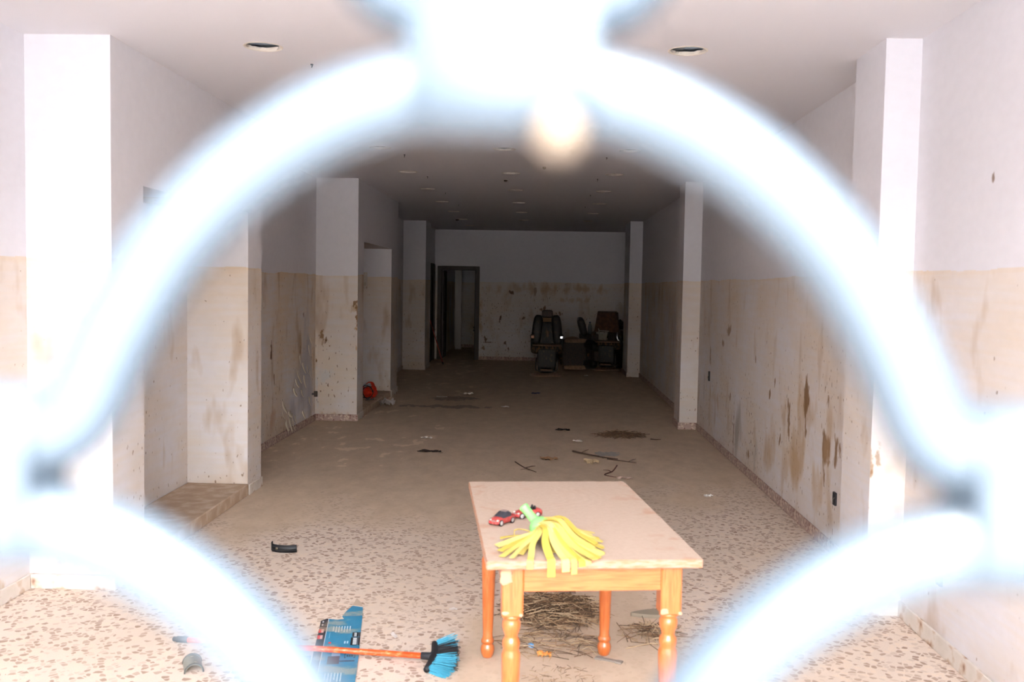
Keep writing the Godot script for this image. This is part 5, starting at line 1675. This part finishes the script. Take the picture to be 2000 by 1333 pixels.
func barber_chair(label: String, with_back: bool) -> Node3D:
	var t := thing("barber_chair", label, "barber chair", Vector3.ZERO, 0, "wrecked barber chairs by the far wall")
	var hide: Material = M.hide
	var s := new_st(true)
	lathe(s, [Vector2(0.0, 0.0), Vector2(0.30, 0.0), Vector2(0.31, 0.012), Vector2(0.29, 0.028), Vector2(0.18, 0.045), Vector2(0.12, 0.06), Vector2(0.0, 0.06)], 32)
	put("base", s, M.mud, t)
	s = new_st(true)
	lathe(s, [Vector2(0.125, 0.05), Vector2(0.125, 0.10), Vector2(0.10, 0.12), Vector2(0.095, 0.34), Vector2(0.0, 0.34)], 24)
	put("column", s, M.dark_gloss, t)
	s = new_st()
	box(s, Vector3(0, 0.37, -0.02), Vector3(0.34, 0.10, 0.40), 0.02)
	box(s, Vector3(0, 0.20, -0.10), Vector3(0.33, 0.28, 0.12), 0.02)
	put("under_frame", s, M.dark, t)
	s = new_st(true)
	cushion(s, Vector3(0, 0.50, 0.02), Vector3(0.60, 0.17, 0.58), 0.45)
	put("seat", s, M.hide_muddy, t)
	s = new_st(true)
	cushion(s, Vector3(0, 0.575, 0.02), Vector3(0.55, 0.04, 0.52), 0.5)
	put("mud_crust", s, M.mud, t)
	s = new_st(true)
	cushion(s, Vector3(0, 0.345, 0.36), Vector3(0.35, 0.36, 0.07), 0.35, Transform3D())
	put("leg_rest", s, hide, t)
	s = new_st(true)
	tube(s, smooth_pts([Vector3(-0.19, 0.36, 0.34), Vector3(-0.195, 0.17, 0.38), Vector3(-0.15, 0.125, 0.41), Vector3(0.15, 0.125, 0.41), Vector3(0.195, 0.17, 0.38), Vector3(0.19, 0.36, 0.34)], 5), 0.010, 8)
	put("foot_frame", s, mat(Color(0.30, 0.27, 0.24), 0.4, 0.6), t)
	s = new_st()
	box(s, Vector3(0, 0.145, 0.42), Vector3(0.22, 0.02, 0.09), 0.005)
	put("foot_plate", s, M.mud, t)
	for e in [-1, 1]:
		s = new_st(true)
		cushion(s, Vector3(0.265 * e, 0.735, 0.03), Vector3(0.085, 0.075, 0.46), 0.45)
		var arm := put("armrest", s, M.hide_muddy, t)
		s = new_st()
		box(s, Vector3(0.265 * e, 0.735, 0.262), Vector3(0.055, 0.048, 0.02), 0.006)
		put("chrome_cap", s, M.chrome, arm)
		s = new_st()
		box(s, Vector3(0.285 * e, 0.60, 0.0), Vector3(0.03, 0.24, 0.30), 0.01)
		put("arm_panel", s, hide, arm)
	if with_back:
		var tilt := Transform3D(Basis(Vector3.RIGHT, -0.16), Vector3(0, 0.55, -0.24))
		s = new_st(true)
		cushion(s, Vector3(0, 0.22, 0), Vector3(0.34, 0.46, 0.11), 0.4, tilt)
		var bk := put("backrest", s, hide, t)
		s = new_st(true)
		lump(s, Vector3.ZERO, Vector3(0.035, 0.065, 0.008), 811, 0.4, 7, 12)
		put("mud_smear", s, M.mud, bk, tilt * Transform3D(Basis(), Vector3(0.01, 0.22, 0.054)))
		for e in [-1, 1]:
			s = new_st(true)
			cushion(s, Vector3(0.215 * e, 0.27, 0.035), Vector3(0.19, 0.58, 0.17), 0.6, tilt * Transform3D(Basis(Vector3.BACK, 0.10 * e), Vector3.ZERO))
			put("side_bolster", s, hide, t)
		s = new_st()
		box(s, Vector3(0, 0.47, 0.0), Vector3(0.17, 0.14, 0.05), 0.01, tilt)
		put("neck_plate", s, mat(Color(0.50, 0.40, 0.29), 0.9), t)
		s = new_st(true)
		cushion(s, Vector3(0, 0.60, 0.03), Vector3(0.205, 0.145, 0.10), 0.35, tilt)
		put("headrest", s, M.hide_brown, t)
	return t

func build_back_corner() -> void:
	M.hide = tri_mat(noise_tex(0.02, 821, [[0.0, 0.55, 0.75, 1.0], [Color(0.06, 0.06, 0.065), Color(0.085, 0.08, 0.08), Color(0.20, 0.15, 0.11), Color(0.42, 0.32, 0.23)]]), Vector3(3, 2, 3), 0.55)
	M.hide_muddy = tri_mat(noise_tex(0.025, 822, [[0.0, 0.4, 0.55, 1.0], [Color(0.08, 0.08, 0.085), Color(0.10, 0.09, 0.08), Color(0.40, 0.29, 0.19), Color(0.50, 0.38, 0.26)]]), Vector3(4, 1.5, 4), 0.7)
	M.hide_brown = tri_mat(noise_tex(0.03, 823, [[0.2, 0.8], [Color(0.10, 0.085, 0.08), Color(0.30, 0.20, 0.15)]]), Vector3(4, 4, 4), 0.6)
	M.dark_gloss = mat(Color(0.07, 0.075, 0.085), 0.2, 0.5)
	var c1 := barber_chair("mud-crusted black barber chair standing upright, facing the street, left of the heap", true)
	c1.position = Vector3(0.112, 0, -17.85)
	var c2 := c1.duplicate() as Node3D
	c2.name = "barber_chair"
	add_child(c2, true)
	tag(c2, "mud-crusted barber chair tipped on its side between the upright chair and the box", "barber chair", "wrecked barber chairs by the far wall")
	c2.transform = Transform3D(Basis(Vector3(0, -1, 0), Vector3(0.10, 0, 0.995), Vector3(-0.995, 0, 0.10)), Vector3(0.64, 0.345, -19.6))
	var soiled := mat(Color(0.27, 0.19, 0.14), 0.8)
	(c2.get_node("mud_crust") as MeshInstance3D).material_override = M.hide_brown
	(c1.get_node("armrest/chrome_cap") as MeshInstance3D).material_override = mat(Color(0.55, 0.40, 0.32), 0.4, 0.6)
	for a in ["armrest", "armrest2"]:
		if c2.has_node(a): (c2.get_node(a) as MeshInstance3D).material_override = M.mud
	for a in ["armrest/chrome_cap", "armrest2/chrome_cap"]:
		if c2.has_node(a): (c2.get_node(a) as MeshInstance3D).material_override = soiled
	var c3 := barber_chair("dark barber chair without backrest carrying a brown box, beside the far pillar", false)
	c3.position = Vector3(1.335, 0, -19.42)
	c3.rotation.y = -0.12
	for ch in c3.get_children():
		if ch.has_node("chrome_cap"): (ch.get_node("chrome_cap") as MeshInstance3D).material_override = soiled
	# brown box on its arms
	var t := thing("cardboard_box", "soggy brown cardboard box resting on the armrests of the far chair", "box", Vector3(1.335, 0.775, -19.45), -0.12)
	var brown := tri_mat(noise_tex(0.02, 824, [[0.2, 0.8], [Color(0.26, 0.16, 0.115), Color(0.36, 0.24, 0.17)]]), Vector3(2, 2, 2), 0.9)
	var s := new_st()
	var lo := [Vector3(-0.25, 0, 0.2), Vector3(0.25, 0, 0.2), Vector3(0.25, 0, -0.2), Vector3(-0.25, 0, -0.2)]
	var hi := [Vector3(-0.19, 0.40, 0.13), Vector3(0.19, 0.40, 0.13), Vector3(0.21, 0.39, -0.2), Vector3(-0.20, 0.40, -0.2)]
	for k in 4: quad(s, lo[k], lo[(k + 1) % 4], hi[(k + 1) % 4], hi[k], (lo[k] + lo[(k + 1) % 4]))
	quad(s, lo[0], lo[1], lo[2], lo[3], Vector3.DOWN)
	quad(s, hi[0], hi[1], hi[2], hi[3], Vector3.UP)
	put("box_body", s, brown, t)
	s = new_st()
	box(s, Vector3(0.0, 0.405, 0.02), Vector3(0.38, 0.006, 0.24), 0.002, Transform3D(Basis(Vector3.RIGHT, 0.05), Vector3.ZERO))
	put("flap", s, brown, t)
	s = new_st()
	box(s, Vector3(-0.05, 0.03, 0.235), Vector3(0.20, 0.012, 0.05), 0.002, Transform3D(Basis(Vector3.BACK, -0.05), Vector3.ZERO))
	box(s, Vector3(-0.14, 0.06, 0.235), Vector3(0.014, 0.10, 0.02), 0.002, Transform3D(Basis(Vector3.BACK, 0.2), Vector3.ZERO))
	tag(put("white_frame", s, mat(Color(0.70, 0.68, 0.66), 0.6), null, Transform3D(Basis(Vector3.UP, -0.12), Vector3(1.335, 0.765, -19.44))), "bent pale frame piece leaning at the front of the brown box", "frame piece")
	# slab of a torn-off backrest on the tipped chair
	t = thing("torn_backrest", "dark torn-off backrest standing above the tipped barber chair", "backrest", Vector3(0.86, 0.71, -19.0))
	s = new_st(true)
	cushion(s, Vector3(0, 0.17, 0), Vector3(0.15, 0.36, 0.34), 0.45, Transform3D(Basis(Vector3.BACK, 0.28), Vector3.ZERO))
	put("pad", s, M.hide, t)
	s = new_st(true)
	cushion(s, Vector3(-0.095, 0.31, 0), Vector3(0.11, 0.11, 0.26), 0.6)
	put("roll", s, M.hide, t)
	# crate with a bottle, further right
	t = thing("crate", "dark muddy crate half hidden behind the tipped barber chair", "crate", Vector3(1.02, 0, -20.5))
	for k in 4:
		s = new_st()
		box(s, Vector3(0, 0.09 + 0.165 * k, 0.155), Vector3(0.40, 0.145, 0.018), 0.003)
		put("slat", s, M.hide_brown, t)
	s = new_st()
	box(s, Vector3(-0.19, 0.335, 0), Vector3(0.02, 0.67, 0.30), 0.003)
	box(s, Vector3(0.19, 0.335, 0), Vector3(0.02, 0.67, 0.30), 0.003)
	box(s, Vector3(0, 0.66, -0.0), Vector3(0.40, 0.02, 0.30), 0.003)
	box(s, Vector3(0, 0.335, -0.15), Vector3(0.40, 0.67, 0.018), 0.003)
	put("crate_body", s, M.hide_brown, t)
	t = thing("bottle", "empty clear plastic bottle standing on the muddy crate", "bottle", Vector3(1.04, 0.67, -20.48))
	s = new_st(true)
	lathe(s, [Vector2(0.0, 0.0), Vector2(0.04, 0.0), Vector2(0.045, 0.01), Vector2(0.045, 0.07), Vector2(0.041, 0.08), Vector2(0.045, 0.09), Vector2(0.045, 0.16), Vector2(0.03, 0.205), Vector2(0.016, 0.225), Vector2(0.016, 0.25)], 20)
	var pl := mat(Color(0.80, 0.86, 0.86, 0.35), 0.1)
	pl.transparency = BaseMaterial3D.TRANSPARENCY_ALPHA
	put("bottle_body", s, pl, t)
	s = new_st(true)
	lathe(s, [Vector2(0.018, 0.24), Vector2(0.018, 0.262), Vector2(0.0, 0.263)], 14)
	put("cap", s, mat(Color(0.16, 0.30, 0.46), 0.5), t)
	# chrome rim and rubble by the pillar
	t = thing("chrome_ring", "round chrome rim with dark middle beside the far right pillar", "chrome ring", Vector3(1.68, 0.0, -20.0), -0.3)
	s = new_st(true)
	var pts := []
	for i in 25: pts.append(Vector3(cos(TAU * i / 24) * 0.10, 0.66 + sin(TAU * i / 24) * 0.12, 0))
	tube(s, pts, 0.020, 8, false)
	put("rim", s, M.chrome, t)
	s = new_st(true)
	cushion(s, Vector3(0, 0.66, -0.04), Vector3(0.18, 0.22, 0.06), 0.8)
	put("disc", s, M.dark, t)
	s = new_st(true)
	tube(s, [Vector3(0, 0.0, -0.05), Vector3(0.0, 0.30, -0.07), Vector3(0, 0.62, -0.05)], 0.018, 8)
	put("stand", s, M.dark, t)
	s = new_st(true)
	lathe(s, [Vector2(0.0, 0.0), Vector2(0.12, 0.0), Vector2(0.12, 0.02), Vector2(0.0, 0.035)], 20, Transform3D(Basis(), Vector3(0, 0, -0.05)))
	put("foot", s, M.dark, t)
	t = thing("mud_heap", "low heap of dried mud and rags by the foot of the far pillar", "mud heap", Vector3(1.57, 0, -20.75))
	s = new_st()
	lump(s, Vector3(0, 0.30, 0), Vector3(0.24, 0.34, 0.25), 826, 0.3, 10, 16)
	lump(s, Vector3(0.05, 0.72, 0.0), Vector3(0.20, 0.24, 0.2), 827, 0.35, 9, 14)
	put("heap", s, M.hide_brown, t)
	scrap("paper_scrap", "small white scrap on the mud in front of the tipped chair", "paper", Vector3(0.86, 0, -17.9), Vector2(0.07, 0.05), 0.02, mat(Color(0.80, 0.76, 0.73), 0.8), 748, 0.2, "paper scraps on the muddy floor")
